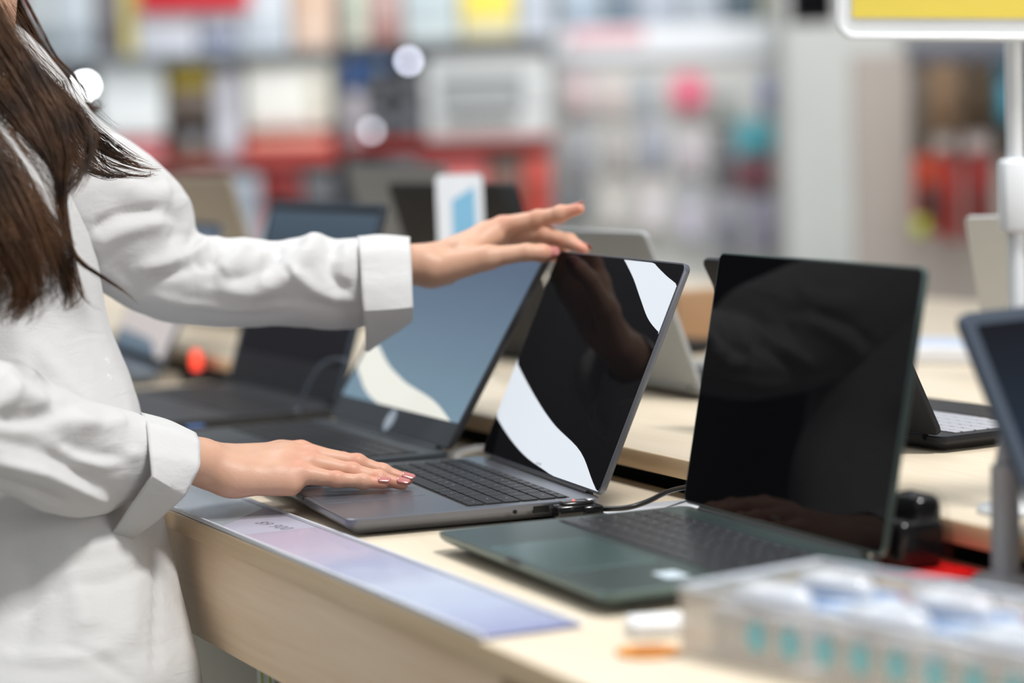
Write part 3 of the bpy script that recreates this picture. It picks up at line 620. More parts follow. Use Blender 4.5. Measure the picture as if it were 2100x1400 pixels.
def shorten(P, w, frac=.45):
    Q = []
    for q in P[:2]:
        a = q[0]+(q[1]-q[0])*(1-frac); ra = q[2]+(q[3]-q[2])*(1-frac); Q.append((a, q[1], ra, *q[3:]))
    return Q+P[2:]
Vr, Qr = sdf_mesh(shorten(RP, Rw), .00125, .004)
Vl, Ql = sdf_mesh(shorten(LP, Lw), .00125, .004)
def smooth_mesh(V, Q, it=3, lam=.5):
    n = len(V)
    for _ in range(it):
        acc = np.zeros((n, 3)); cnt = np.zeros(n)
        for k in range(4):
            a, b = Q[:, k], Q[:, (k+1) % 4]
            np.add.at(acc, a, V[b]); np.add.at(cnt, a, 1); np.add.at(acc, b, V[a]); np.add.at(cnt, b, 1)
        V = V+(acc/np.maximum(cnt, 1)[:, None]-V)*lam
    return V
Vr = smooth_mesh(Vr, Qr); Vl = smooth_mesh(Vl, Ql)
Vr[:, 2] += .0017
def redness(V, fingers, thumb_tip):
    r = np.zeros(len(V))
    for f in fingers:
        for i, (p, rad) in enumerate(f):
            w = {0: .45, 1: .55, 2: .35, 3: .8}[i]; s = {0: .010, 1: .0075, 2: .006, 3: .011}[i]
            q = p+np.array([0, 0, rad*.8]) if i in (0, 1, 2) else p
            d2 = ((V-q)**2).sum(1); r = np.maximum(r, w*np.exp(-d2/(2*s*s)))
    d2 = ((V-thumb_tip)**2).sum(1); return np.maximum(r, .7*np.exp(-d2/(2*.011**2)))
red = [redness(Vr, RF, A3(650, 981, 2.203)), redness(Vl, LF, A3(1130, 519, 2.351))]
# rest of the body (coarser): head, neck, torso, upper arms, legs
FD = np.array([.94, -.33, 0]); SD = np.array([.33, .94, 0])
TC = np.array([-.500, 2.20, 0])
LC = np.array([-.452, 2.075, 0])
def T(f, s, z, c=TC): return c+FD*f+SD*s+np.array([0, 0, z])
HC = T(.05, .01, .60); look = np.array([.80, .20, -.42]); look /= np.linalg.norm(look); hup = np.array([.42, .1, .85]); hup -= look*(hup@look); hup /= np.linalg.norm(hup); hs = np.cross(hup, look)
def Hh(f, s, u): return HC+look*f+hs*s+hup*u
Rsh = A3(-250, 395, 2.09); Rmd = A3(-307, 570, 1.982); Lsh = np.array(at(140, 350, 2.29))
BP = [(T(-.02, 0, .30), T(-.02, 0, .14), .085, .085), (T(-.02, -.06, .27), T(-.01, .07, .26), .075, .075), (T(-.01, 0, .14), T(.0, .02, -.06, LC), .078, .078),
      (T(0, -.04, -.13, LC), T(0, .04, -.13, LC), .078, .078), (T(-.01, 0, .34), T(.02, .005, .50), .055, .048, .03), (T(-.015, -.03, .33), Rsh, .04, .026), (T(-.015, 0, .33), Lsh, .04, .03),
      (Rsh, Rmd, .026, .023, .012), (Rmd, Rel, .023, .018, .012), (Rel, Re, .018, .017, .012), (Lsh, Le, .026, .021), (Re, Re+(Rw-Re)*.75, .019, .015, .01), (Le, Le+(Lw-Le)*.75, .021, .016, .01)]

hipR, hipL = T(0, -.06, -.15, LC), T(0, .06, -.15, LC)
kR, kL = T(.0, -.085, -.45, LC), T(.0, .09, -.45, LC); aR, aL = T(-.04, -.085, -.835, LC), T(-.04, .10, -.835, LC)
for h_, k_, a_ in ((hipR, kR, aR), (hipL, kL, aL)): BP += [(h_, k_, .072, .054), (k_, a_, .052, .034), (a_, a_+FD*.10+np.array([0, 0, -.045]), .034, .026)]
Vb, Qb = sdf_mesh(BP, .007, .03)
HP = [(Hh(-.02, 0, .035), Hh(.0, 0, .03), .088, .086), (Hh(.02, 0, -.02), Hh(.035, 0, -.075), .062, .036), (Hh(.02, -.025, -.03), Hh(.02, .025, -.03), .052, .052), (Hh(.086, 0, .012), Hh(.104, 0, -.022), .007, .0115, .008), (Hh(.078, -.016, -.052), Hh(.078, .016, -.052), .0075, .0075, .006), (Hh(.074, -.014, -.060), Hh(.074, .014, -.060), .008, .008, .004),
      (Hh(.062, -.032, .022), Hh(.062, .032, .022), .020, .020, .012), (Hh(-.005, -.078, .012), Hh(-.012, -.084, -.02), .010, .008, .008), (Hh(-.005, .078, .012), Hh(-.012, .084, -.02), .010, .008, .008), (Hh(-.02, 0, -.04), T(.0, 0, .44), .052, .050, .03)]
Vh, Qh = sdf_mesh(HP, .0035, .02)
allV = []; allQ = []; allR = []; off = 0
for V_, Q_, r_ in ((Vr, Qr, red[0]), (Vl, Ql, red[1]), (Vb, Qb, None), (Vh, Qh, None)):
    allV.append(V_); allQ.append(Q_+off); allR.append(r_ if r_ is not None else np.zeros(len(V_))); off += len(V_)
me = bpy.data.meshes.new('person'); VV = np.concatenate(allV); me.from_pydata(VV.tolist(), [], np.concatenate(allQ).tolist()); me.update()
att = me.attributes.new('red', 'FLOAT', 'POINT'); att.data.foreach_set('value', np.concatenate(allR).astype(np.float32))
person = link('person', me, m_skin, None, True)
tag(person, 'long-haired woman in a loose white shirt touching a laptop with both hands', 'person')
# nails
m_nail = mat('nail_polish', srgb(186, 112, 108), rough=.12, spec=.7, coat=.8, vary=.03)
def nail(tip, prev, dors, rad, L=.0115, Wd=.0042):
    tip = Vector(tip); d = (tip-Vector(prev)).normalized(); dn = Vector(dors); dn = (dn-d*dn.dot(d)).normalized(); s = d.cross(dn)
    loops = []
    for i in range(9):
        t = i/8; wv = Wd*(1-.12*t) if t < .62 else Wd*(.94*math.sqrt(max(0, 1-((t-.62)/.40)**2)))
        if i == 0: wv = Wd*.72
        c = tip+d*(-L*.55+L*t+.0005); row = []
        for j in range(-4, 5):
            a = j/4; row.append(c+s*(wv*a)+dn*(rad*(.90+.16*(1-(t-.3)**2))*math.sqrt(max(.05, 1-(.72*a*wv/Wd)**2))-.0001+.0012*(t*.4)))
        loops.append(row)
    b = MB(); b.rings(loops, False, False, smooth=True, closed=False); o = b.build('fingernail', m_nail, person)
    md = o.modifiers.new('thick', 'SOLIDIFY'); md.thickness = .0006; md.offset = 0
upR = Vector((.05, -.42, .9)); 
UPZ = np.array([0, 0, .0017])
for i, f in enumerate(RF): nail(f[3][0]+UPZ, f[2][0]+UPZ, upR, f[3][1], Wd=[.0042, .0046, .0048, .0046][i])
nail(A3(650, 981, 2.203), A3(606, 976, 2.20), (.1, .3, .9), .0064)
nail(LF[0][3][0], LF[0][2][0], (.0, .35, 1), .0061); nail(LF[1][3][0], LF[1][2][0], (.75, .1, .6), .0056); nail(LF[2][3][0], LF[2][2][0], (.7, .3, .6), .005); nail(LF[3][3][0], LF[3][2][0], (.6, .5, .6), .0048)
nail(A3(1131, 519, 2.3515), A3(1085, 517, 2.346), (.05, -1, .35), .0070, L=.013, Wd=.0056)
for s in (-1, 1):
    b = MB(); c_ = Hh(.066, s*.031, .022); b.lathe([(.001, -.0135), (.009, -.010), (.0135, 0), (.009, .010), (.001, .0135)], c_, 16); b.build('eye', mat('eye_white', (.8, .8, .8), rough=.1), person)
b = MB(); b.tube([Hh(.083, -.022, -.055), Hh(.089, 0, -.053), Hh(.083, .022, -.055)], [.002, .0055, .002], 8); b.build('lips', mat('lip', (.55, .2, .18), rough=.4), person)

# --- shirt
def shirt_mat(name='white_cotton'):
    m = bpy.data.materials.new(name); n, l, b = nodes(m)
    b.inputs['Base Color'].default_value = (.70, .70, .70, 1); b.inputs['Roughness'].default_value = .85; b.inputs['Specular IOR Level'].default_value = .15; b.inputs['Sheen Weight'].default_value = .2
    b.inputs['Subsurface Weight'].default_value = 0
    tc = n.new('ShaderNodeTexCoord')
    t = n.new('ShaderNodeTexNoise'); t.inputs['Scale'].default_value = 26; t.inputs['Detail'].default_value = 6; t.inputs['Roughness'].default_value = .55; t.inputs['Distortion'].default_value = .3; l.new(tc.outputs['Object'], t.inputs['Vector'])
    mp = n.new('ShaderNodeMapping'); mp.inputs['Rotation'].default_value = (0, R(28), R(10)); mp.inputs['Scale'].default_value = (14, 14, 46); l.new(tc.outputs['Object'], mp.inputs['Vector'])
    v = n.new('ShaderNodeTexNoise'); v.inputs['Scale'].default_value = 1.2; v.inputs['Detail'].default_value = 4; v.inputs['Distortion'].default_value = .5; l.new(mp.outputs['Vector'], v.inputs['Vector'])
    ab = n.new('ShaderNodeMath'); ab.operation = 'SUBTRACT'; ab.inputs[1].default_value = .5; l.new(v.outputs['Fac'], ab.inputs[0])
    a2 = n.new('ShaderNodeMath'); a2.operation = 'ABSOLUTE'; l.new(ab.outputs[0], a2.inputs[0])
    a3 = n.new('ShaderNodeMath'); a3.operation = 'MULTIPLY_ADD'; a3.inputs[1].default_value = -1.0; l.new(a2.outputs[0], a3.inputs[0]); l.new(t.outputs['Fac'], a3.inputs[2])
    w = n.new('ShaderNodeTexNoise'); w.inputs['Scale'].default_value = 1400; w.inputs['Detail'].default_value = 1; l.new(tc.outputs['Object'], w.inputs['Vector'])
    a4 = n.new('ShaderNodeMath'); a4.operation = 'MULTIPLY_ADD'; a4.inputs[1].default_value = .05; l.new(w.outputs['Fac'], a4.inputs[0]); l.new(a3.outputs[0], a4.inputs[2])
    bp = n.new('ShaderNodeBump'); bp.inputs['Strength'].default_value = .5; bp.inputs['Distance'].default_value = .0036; l.new(a4.outputs[0], bp.inputs['Height']); l.new(bp.outputs['Normal'], b.inputs['Normal'])
    tr_ = n.new('ShaderNodeBsdfTranslucent'); tr_.inputs['Color'].default_value = (.8, .79, .77, 1)
    ms = n.new('ShaderNodeMixShader'); ms.inputs['Fac'].default_value = .12; out = n['Material Output']
    l.new(b.outputs[0], ms.inputs[1]); l.new(tr_.outputs[0], ms.inputs[2]); l.new(ms.outputs[0], out.inputs['Surface'])
    return m
m_shirt = shirt_mat()
def px_of(V):
    d = V-np.array(CAM); z = d@np.array(FW)
    return np.stack([1050+F_PX*(d@np.array(RT))/z, 700-F_PX*(d@np.array(UPV))/z], 1)
def grid_normals(G):
    du = np.gradient(G, axis=0); dv = np.roll(G, -1, 1)-np.roll(G, 1, 1)
    N = np.cross(du, dv); N /= np.linalg.norm(N, axis=2, keepdims=True)+1e-12
    return N
def fold_disp(V, N, folds):
    P = px_of(V); tocam = np.array(CAM)-V; tocam /= np.linalg.norm(tocam, axis=1)[:, None]
    face = np.clip((N*tocam).sum(1)*1.6+.25, 0, 1); D = np.zeros(len(V))
    for pl, w, amp in folds:
        pl = catmull([(*p, 0) for p in pl], 24)[:, :2]; best = np.full(len(V), 1e9); tt = np.zeros(len(V))
        for i in range(len(pl)-1):
            a, b = pl[i], pl[i+1]; d = b-a; t = np.clip(((P-a)@d)/(d@d+1e-9), 0, 1); q = np.linalg.norm(P-a-t[:, None]*d, axis=1)
            m = q < best; best[m] = q[m]; tt[m] = (i+t[m])/(len(pl)-1)
        taper = np.clip(np.minimum(tt, 1-tt)*5+.25, 0, 1)
        D += amp*np.exp(-(best/w)**2)*taper*face
    return D
def noise_grid(V, sx, sy, sz, seed):
    return np.array([noise.fractal(Vector((p[0]*sx+seed, p[1]*sy, p[2]*sz)), 1., 2., 3) for p in V])
def tube_grid(ringspec, n_r, n_t, folds, namp=.002, seed=0., nfreq=(16, 16, 22)):
    tops = catmull([at(*r[0], r[2]) for r in ringspec], n_r); bots = catmull([at(*r[1], r[2]) for r in ringspec], n_r)
    bt = catmull([(r[3], 0, 0) for r in ringspec], n_r)[:, 0]
    c = (tops+bots)/2; a = (tops-bots)/2; toc = -np.array(FW)
    th = np.linspace(0, 2*np.pi, n_t, endpoint=False)
    G = c[:, None]+a[:, None]*np.cos(th)[None, :, None]+toc[None, None]*(bt[:, None]*np.sin(th)[None])[:, :, None]
    N = grid_normals(G)
    if (N*(G-c[:, None])).sum() < 0: N = -N
    V = G.reshape(-1, 3); Nn = N.reshape(-1, 3)
    nz = noise_grid(V, *nfreq, seed)
    V = V+Nn*(fold_disp(V, Nn, folds)+namp*(1-2.2*np.abs(nz)))[:, None]
    return V.reshape(n_r, n_t, 3)
def grid_faces(nr, nt, off=0): return [(off+i*nt+j, off+i*nt+(j+1) % nt, off+(i+1)*nt+(j+1) % nt, off+(i+1)*nt+j) for i in range(nr-1) for j in range(nt)]
LS = [((10, 36), (60, 420), 2.225, .06), ((80, 93), (105, 500), 2.245, .066), ((200, 243), (168, 545), 2.275, .07), ((270, 290), (194, 585), 2.295, .07), ((340, 350), (228, 608), 2.315, .07), ((384, 402), (270, 634), 2.335, .068),
      ((402, 470), (345, 660), 2.35, .065), ((440, 489), (430, 669), 2.358, .062), ((500, 489), (500, 670), 2.36, .06), ((560, 494), (560, 668), 2.362, .058), ((610, 489), (615, 669), 2.363, .056), ((650, 480), (660, 675), 2.363, .055), ((690, 490), (700, 677), 2.363, .053), ((737, 490), (745, 670), 2.363, .050), ((775, 495), (780, 640), 2.363, .042), ((812, 497), (815, 600), 2.363, .030)]
LFold = [([(462, 484), (430, 502), (385, 520), (330, 540), (280, 552)], 13, .0075), ([(405, 455), (395, 500), (360, 530)], 11, -.004), ([(300, 562), (350, 560), (400, 545)], 10, -.005),
         ([(648, 474), (636, 510), (610, 545), (590, 560)], 16, .0075), ([(575, 500), (560, 535), (520, 560), (470, 578)], 11, -.006), ([(510, 490), (485, 530), (455, 560)], 16, .006), ([(395, 528), (415, 548), (440, 530)], 8, -.004),
         ([(690, 500), (675, 540), (690, 580), (720, 600)], 11, -.005), ([(715, 495), (710, 540), (700, 575)], 14, .005), ([(600, 560), (640, 590), (700, 620)], 12, .005), ([(450, 590), (520, 600), (580, 575), (640, 570)], 13, .0045), ([(520, 625), (590, 612), (660, 622), (735, 640)], 9, -.0035),
         ([(300, 600), (380, 622), (460, 632), (540, 634)], 9, .0035), ([(390, 640), (480, 648), (580, 645)], 12, -.003), ([(190, 470), (250, 440), (330, 430)], 9, -.006), ([(190, 500), (260, 470), (340, 455)], 14, .006), ([(340, 430), (365, 460), (350, 500)], 10, -.005), ([(372, 400), (382, 440), (376, 480)], 12, .005), ([(250, 380), (300, 400), (350, 395)], 18, .005), ([(195, 545), (250, 585), (310, 620)], 14, .004), ([(430, 495), (440, 540), (430, 590)], 9, -.003), ([(540, 500), (545, 540), (535, 590)], 9, .003)]
RS = [((-215, 240), (-140, 520), 2.13, .05), ((-300, 262), (-165, 520), 2.085, .07), ((-385, 335), (-185, 530), 2.045, .074), ((-425, 480), (-190, 580), 2.0, .072), ((-425, 640), (-175, 670), 1.945, .066), ((-310, 740), (-190, 930), 1.885, .055), ((-120, 725), (-110, 1000), 1.885, .056), ((-40, 728), (-30, 1002), 1.905, .055), ((5, 738), (5, 1008), 1.925, .055), ((40, 742), (45, 1024), 1.942, .055), ((80, 766), (85, 1044), 1.962, .055), ((125, 795), (130, 1056), 1.985, .054), ((185, 822), (178, 1059), 2.015, .053), ((240, 838), (215, 1052), 2.045, .058), ((292, 851), (250, 1036), 2.068, .058), ((335, 868), (318, 1006), 2.086, .050), ((375, 888), (366, 1000), 2.10, .036)]
RFold = [([(-20, 850), (40, 860), (90, 850), (150, 835)], 15, -.006), ([(0, 800), (60, 815), (130, 850), (200, 880)], 20, .006), ([(70, 770), (100, 800), (110, 840)], 12, -.004), ([(-30, 900), (60, 915), (150, 960), (230, 1010)], 15, -.004), ([(-20, 945), (80, 970), (150, 1000), (220, 1030)], 11, .006), ([(-30, 975), (60, 1000), (140, 1030)], 9, -.005), ([(140, 870), (200, 875), (260, 860)], 16, .004), ([(120, 900), (190, 930), (270, 940)], 13, -.004), ([(150, 950), (220, 950), (290, 925)], 12, .0035), ([(0, 760), (20, 790), (10, 840)], 14, .004), ([(100, 925), (160, 960), (200, 975)], 9, -.003)]
V1 = tube_grid(LS, 150, 110, [(a_, w_*1.22, m_) for a_, w_, m_ in LFold], .0010, 3.1); V2 = tube_grid(RS, 130, 110, [(a_, w_*1.15, m_) for a_, w_, m_ in RFold], .0010, 8.7)
# torso rings
TZs = []
for z_, px_, yc, a_, b_ in ((.462, -105, 2.19, .052, .056), (.445, -95, 2.19, .058, .064), (.425, -75, 2.19, .066, .082), (.395, -20, 2.19, .085, .115), (.36, 60, 2.20, .105, .135), (.30, 150, 2.21, .118, .145), (.23, 186, 2.21, .122, .140), (.166, 206, 2.20, .122, .132), (.11, 250, 2.185, .122, .128), (.05, 281, 2.15, .124, .128), (.0, 299, 2.115, .128, .132), (-.045, 324, 2.085, .134, .136), (-.085, 346, 2.06, .140, .14), (-.12, 367, 2.045, .144, .145), (-.20, 378, 2.04, .148, .15), (-.285, 385, 2.04, .15, .155)):
    ext = math.sqrt((.94*a_)**2+(.33*b_)**2); ty = -.33*(a_*a_*.94/ext)+.94*(b_*b_*.33/ext); TZs.append((z_, (px_-1050)/F_PX*(yc+ty)-ext, yc, a_, b_))
tzz = np.array(TZs); nr, nt = 190, 150
tt_ = np.linspace(0, 1, nr); src = np.linspace(0, 1, len(TZs)); RR = catmull(tzz[:, :3], nr); RB = catmull(np.c_[tzz[:, 3:], np.zeros(len(TZs))], nr)
th = np.linspace(0, 2*np.pi, nt, endpoint=False)
sq = lambda v: np.sign(v)*np.abs(v)**.9
G = np.stack([RR[:, 1], RR[:, 2], RR[:, 0]], 1)[:, None]+FD[None, None]*(RB[:, 0][:, None]*sq(np.cos(th))[None])[:, :, None]+SD[None, None]*(RB[:, 1][:, None]*sq(np.sin(th))[None])[:, :, None]
N = grid_normals(G); 
if (N*(G-G.mean(1, keepdims=True))).sum() < 0: N = -N
TFold = [([(60, 700), (110, 760), (200, 850)], 18, .003), ([(185, 690), (202, 745), (222, 825)], 3, -.0012), ([(317, 1070), (319, 1200), (316, 1300), (316, 1390)], 5, -.004), ([(0, 1190), (100, 1150), (220, 1120), (300, 1090)], 16, .003), ([(20, 1260), (120, 1210), (240, 1190), (300, 1150)], 14, -.003), ([(0, 1330), (120, 1350), (240, 1330)], 18, .003), ([(130, 1320), (200, 1350), (280, 1400)], 10, -.0025), ([(50, 1130), (60, 1250), (20, 1350)], 30, -.006), ([(140, 1090), (150, 1200), (180, 1300)], 26, .005), ([(240, 1110), (270, 1220), (260, 1330)], 26, .004), ([(80, 640), (70, 720), (90, 800)], 16, -.003), ([(120, 420), (150, 520), (160, 620)], 20, .003)]
Vt = G.reshape(-1, 3); Nt = N.reshape(-1, 3)
Vt = Vt+Nt*(fold_disp(Vt, Nt, TFold)+.0025*(1-2*np.abs(noise_grid(Vt, 9, 9, 5, 1.7))))[:, None]
# hem folds grow towards the bottom
zf = np.clip((.02-Vt[:, 2])/.3, 0, 1); ang = np.arctan2((Vt-TC)@SD, (Vt-TC)@FD); Vt = Vt+Nt*(zf*.006*np.sin(ang*9+Vt[:, 2]*6))[:, None]
fs = grid_faces(nr, nt)+grid_faces(150, 110, nr*nt)+grid_faces(130, 110, nr*nt+150*110)
me = bpy.data.meshes.new('shirt'); me.from_pydata(np.concatenate([Vt, V1.reshape(-1, 3), V2.reshape(-1, 3)]).tolist(), [], fs); me.update()
shirt = link('shirt', me, m_shirt, person, True); shirt['label'] = 'loose white cotton shirt with turned-back cuffs'
fix_normals(shirt)
# collar
cpts = []
for k in range(28):
    a = -2.5+5.0*k/27
    cpts.append((np.array([TZs[0][1], TZs[0][2], 0])+FD*(.054*math.cos(a))+SD*(.058*math.sin(a)), a))
b = MB(); lo = []
for p, a in cpts:
    o_ = FD*math.cos(a)+SD*math.sin(a)
    lo.append([Vector(p+np.array([0, 0, .452])), Vector(p+o_*.002+np.array([0, 0, .478])), Vector(p+o_*.008+np.array([0, 0, .482])), Vector(p+o_*.018+np.array([0, 0, .462])), Vector(p+o_*.03+np.array([0, 0, .438]))])
b.rings(lo, False, False, closed=False); o = b.build('collar', m_shirt, shirt); o.modifiers.new('t', 'SOLIDIFY').thickness = .0012
# cuffs: lofts between the sleeve-side edge and the hand-side edge
def cuff(L, Rr, mid=None):
    n = 72
    def resample(loop):
        P = np.array([at(*q) for q in loop]+[at(*loop[0])]); s = np.r_[0, np.cumsum(np.linalg.norm(np.diff(P, axis=0), axis=1))]
        out = []
        m = len(loop); per = n//m
        for i in range(m):
            for k in range(per): out.append(P[i]+(P[i+1]-P[i])*(k/per))
        return np.array(out)
    A_, B_ = resample(L), resample(Rr)
    def sm(P, keep):
        for _ in range(2):
            Q = (np.roll(P, 1, 0)+P*2+np.roll(P, -1, 0))/4
            Q[keep] = P[keep]; P = Q
        return P
    per = n//len(L); keep = [3*per, 5*per]
    A_, B_ = sm(A_, keep), sm(B_, keep)
    rows = []
    cen = (A_.mean(0)+B_.mean(0))/2
    for i in range(13):
        t = i/12; P = A_*(1-t)+B_*t
        out = P-cen; out /= np.linalg.norm(out, axis=1)[:, None]
        wob = np.array([noise.noise(Vector((q[0]*38, q[1]*38, q[2]*38))) for q in P])
        rows.append(P+out*(.0022*math.sin(math.pi*t)+.0012*wob[:, None]))
    b = MB(); b.rings([[Vector(p) for p in r_] for r_ in rows], False, False); o = b.build('cuff', m_shirt, shirt)
    fix_normals(o); o.data.set_sharp_from_angle(angle=R(50)); md = o.modifiers.new('cloth', 'SOLIDIFY'); md.thickness = .0016; md.offset = 1
    return o
cuff([(288, 847, 2.085), (300, 872, 2.045), (306, 930, 2.024), (310, 975, 2.018), (262, 1045, 2.040), (211, 1118, 2.066), (236, 1100, 2.09), (262, 1000, 2.125), (272, 880, 2.125)],
     [(399, 889, 2.108), (410, 908, 2.078), (409, 955, 2.056), (378, 1015, 2.046), (312, 1074, 2.060), (236, 1128, 2.074), (258, 1112, 2.10), (378, 990, 2.145), (392, 900, 2.145)])
cuff([(733, 486, 2.36), (737, 512, 2.318), (741, 585, 2.300), (745, 636, 2.296), (749, 678, 2.320), (750, 715, 2.345), (752, 705, 2.37), (752, 640, 2.412), (738, 510, 2.41)],
     [(840, 487, 2.365), (842, 512, 2.325), (845, 585, 2.307), (846, 628, 2.303), (846, 657, 2.322), (764, 709, 2.345), (770, 700, 2.37), (846, 640, 2.416), (842, 510, 2.414)])
dg = bpy.context.evaluated_depsgraph_get()
bv = BVHTree.FromObject(shirt, dg)
def hit(x, y, off=0., dflt=2.05):
    d = ray(x, y); L_ = d.length; r_ = bv.ray_cast(CAM, d/L_)
    if r_[0] is None: return at(x, y, dflt)
    D = (r_[0]-CAM).dot(FW); return at(x, y, D-off)
for x, y in ((221, 742), (226, 775)):
    p_ = hit(x, y, .001); b = MB(); b.lathe([(.0036, -.0016), (.0038, -.0006), (.0034, -.0002), (.002, -.0004)], (0, 0, 0), 16)
    o = b.build('button', mat('pearl_button', (.75, .74, .72), rough=.25), shirt); o.rotation_euler = Vector((.75, -.6, .2)).to_track_quat('Z', 'Y').to_euler(); o.location = p_
# trousers and shoes (below the frame)
PP = [(T(0, -.04, -.15, LC), T(0, .04, -.15, LC), .086, .086)]
for h_, k_, a_ in ((hipR, kR, aR), (hipL, kL, aL)): PP += [(h_, k_, .080, .062), (k_, a_+np.array([0, 0, .02]), .066, .058)]
Vp, Qp = sdf_mesh(PP, .009, .02); me = bpy.data.meshes.new('trousers'); me.from_pydata(Vp.tolist(), [], Qp.tolist()); link('trousers', me, mat('pale_denim', srgb(176, 196, 206), rough=.85), person, True)
for a_ in (aR, aL):
    Vs, Qs = sdf_mesh([(a_+np.array([0, 0, -.02])-FD*.02, a_+FD*.14+np.array([0, 0, -.045]), .045, .038)], .006, .01)
    Vs[:, 2] = np.maximum(Vs[:, 2], -TZ+.001); me = bpy.data.meshes.new('shoe'); me.from_pydata(Vs.tolist(), [], Qs.tolist()); link('shoe', me, mat('white_shoe', (.7, .7, .7), rough=.6), person, True)
# --- hair
def hair_mat():
    m = bpy.data.materials.new('brown_hair'); n, l, b = nodes(m)
    tc = n.new('ShaderNodeTexCoord'); t = n.new('ShaderNodeTexNoise'); t.inputs['Scale'].default_value = 28; t.inputs['Detail'].default_value = 3; l.new(tc.outputs['Object'], t.inputs['Vector'])
    rp = n.new('ShaderNodeValToRGB'); rp.color_ramp.elements[0].position = .35; rp.color_ramp.elements[1].position = .72
    rp.color_ramp.elements[0].color = (.026, .012, .006, 1); rp.color_ramp.elements[1].color = (.155, .074, .034, 1); l.new(t.outputs['Fac'], rp.inputs['Fac']); l.new(rp.outputs['Color'], b.inputs['Base Color'])
    b.inputs['Roughness'].default_value = .42; b.inputs['Specular IOR Level'].default_value = .28; return m
hc = bpy.data.curves.new('hair', 'CURVE'); hc.dimensions = '3D'; hc.bevel_depth = .00019; hc.bevel_resolution = 0; hc.resolution_u = 1
def strands(guide, count, n=22, wav=.0015, cut=(.75, 1.), rad=(.8, 1.6), flyaway=0.):
    """guide: (px, py, spread_px, lift) - strands fall along it over the shirt"""
    gp = catmull([(g[0], g[1], g[2]) for g in guide], n); lf = catmull([(g[3], g[4] if len(g) > 4 else 2.05, 0) for g in guide], n)
    usehit = len(guide[0]) == 4
    base = []
    for k in range(n):
        p = hit(gp[k, 0], gp[k, 1], lf[k, 0]) if usehit else at(gp[k, 0], gp[k, 1], lf[k, 1]); base.append(p)
    Ds = np.array([(p-CAM).dot(FW) for p in base])
    for _ in range(3): Ds[1:-1] = (Ds[:-2]+Ds[1:-1]*2+Ds[2:])/4
    per = 13
    for ci in range(max(2, count//per)):
        cx, cy, cz = rng.normal(0, .52), rng.normal(0, .38), rng.normal(0, .5); ph = rng.uniform(0, 6.3); am = wav*rng.uniform(.5, 2.2); fr = rng.uniform(1.2, 3.2); cend = rng.uniform(*cut); conv = rng.uniform(.6, 1.25); tight = rng.uniform(.10, .34)
        for _ in range(per):
            ox, oy, oz = cx+rng.normal(0, tight), cy+rng.normal(0, tight), cz+rng.normal(0, .25); end = min(1., cend*rng.uniform(.86, 1.04)); rr = rng.uniform(*rad); ph2 = ph+rng.normal(0, .35); a2 = am*rng.uniform(.7, 1.3); stray = rng.random() < .09
            m = max(6, int(n*end)); sp_ = hc.splines.new('POLY'); sp_.points.add(m-1); dx = 0.
            for k in range(m):
                g = 1-.45*(k/n)
                x = gp[k, 0]+(cx+(ox-cx)*g)*gp[k, 2]*conv; y = gp[k, 1]+(cy+(oy-cy)*g)*gp[k, 2]*.7
                wv = a2*math.sin(ph2+fr*k/n*6.3)*F_PX/2*(.4+.9*k/n)
                dx += rng.normal(0, (flyaway+(1.4 if stray else .12)))
                p = at(x+wv+dx, y+wv*.45, Ds[k]-.004*abs(oz)-.001+.006*oz*.4)
                sp_.points[k].co = (*p, 1); sp_.points[k].radius = rr*(.75 if stray else 1)*(1-.65*(k/(m-1))**3)
    return base
# main lock over the chest, thinning into one long strand
strands([(-110, -180, 60, .0, 2.03), (-90, -90, 52, .0, 2.02), (-42, 20, 46, 0, 2.0), (22, 120, 42, 0, 1.985), (82, 210, 42, 0, 1.975), (118, 290, 40, 0, 1.965), (128, 350, 26, 0, 1.96), (128, 400, 10, 0, 1.955), (130, 440, 8, 0, 1.955)], 760, 26, .0018, (.66, 1))
strands([(30, 120, 36, 0, 1.98), (86, 220, 34, 0, 1.97), (118, 310, 24, 0, 1.96), (124, 380, 9, 0, 1.955), (128, 450, 6, 0, 1.955), (142, 505, 5, 0, 1.955), (170, 540, 5, 0, 1.96), (215, 570, 4, 0, 1.97), (255, 597, 3, 0, 1.98), (285, 622, 2.5, 0, 1.99)], 130, 34, .0006, (.8, 1))
strands([(80, 200, 30, 0, 1.97), (118, 310, 16, 0, 1.96), (126, 400, 8, 0, 1.955), (140, 480, 8, 0, 1.955), (152, 560, 8, 0, 1.955), (170, 610, 6, 0, 1.955), (205, 640, 4, 0, 1.96)], 40, 28, .0008, (.7, 1))
strands([(-190, -180, 50, .0, 2.04), (-160, -70, 50, .0, 2.02), (-110, 50, 50, .0, 2.0), (-50, 140, 48, 0, 1.985), (20, 220, 42, 0, 1.97), (82, 295, 30, 0, 1.965), (116, 355, 18, 0, 1.96), (126, 410, 8, 0, 1.955), (130, 445, 6, 0, 1.955)], 620, 26, .0018, (.66, 1))
strands([(-170, 0, 30, 0, 1.99), (-80, 160, 26, 0, 1.975), (-10, 260, 22, 0, 1.965), (50, 340, 16, 0, 1.955), (95, 420, 12, 0, 1.95), (125, 470, 8, 0, 1.95), (165, 530, 5, 0, 1.955)], 70, 26, .002, (.6, 1), flyaway=.5)
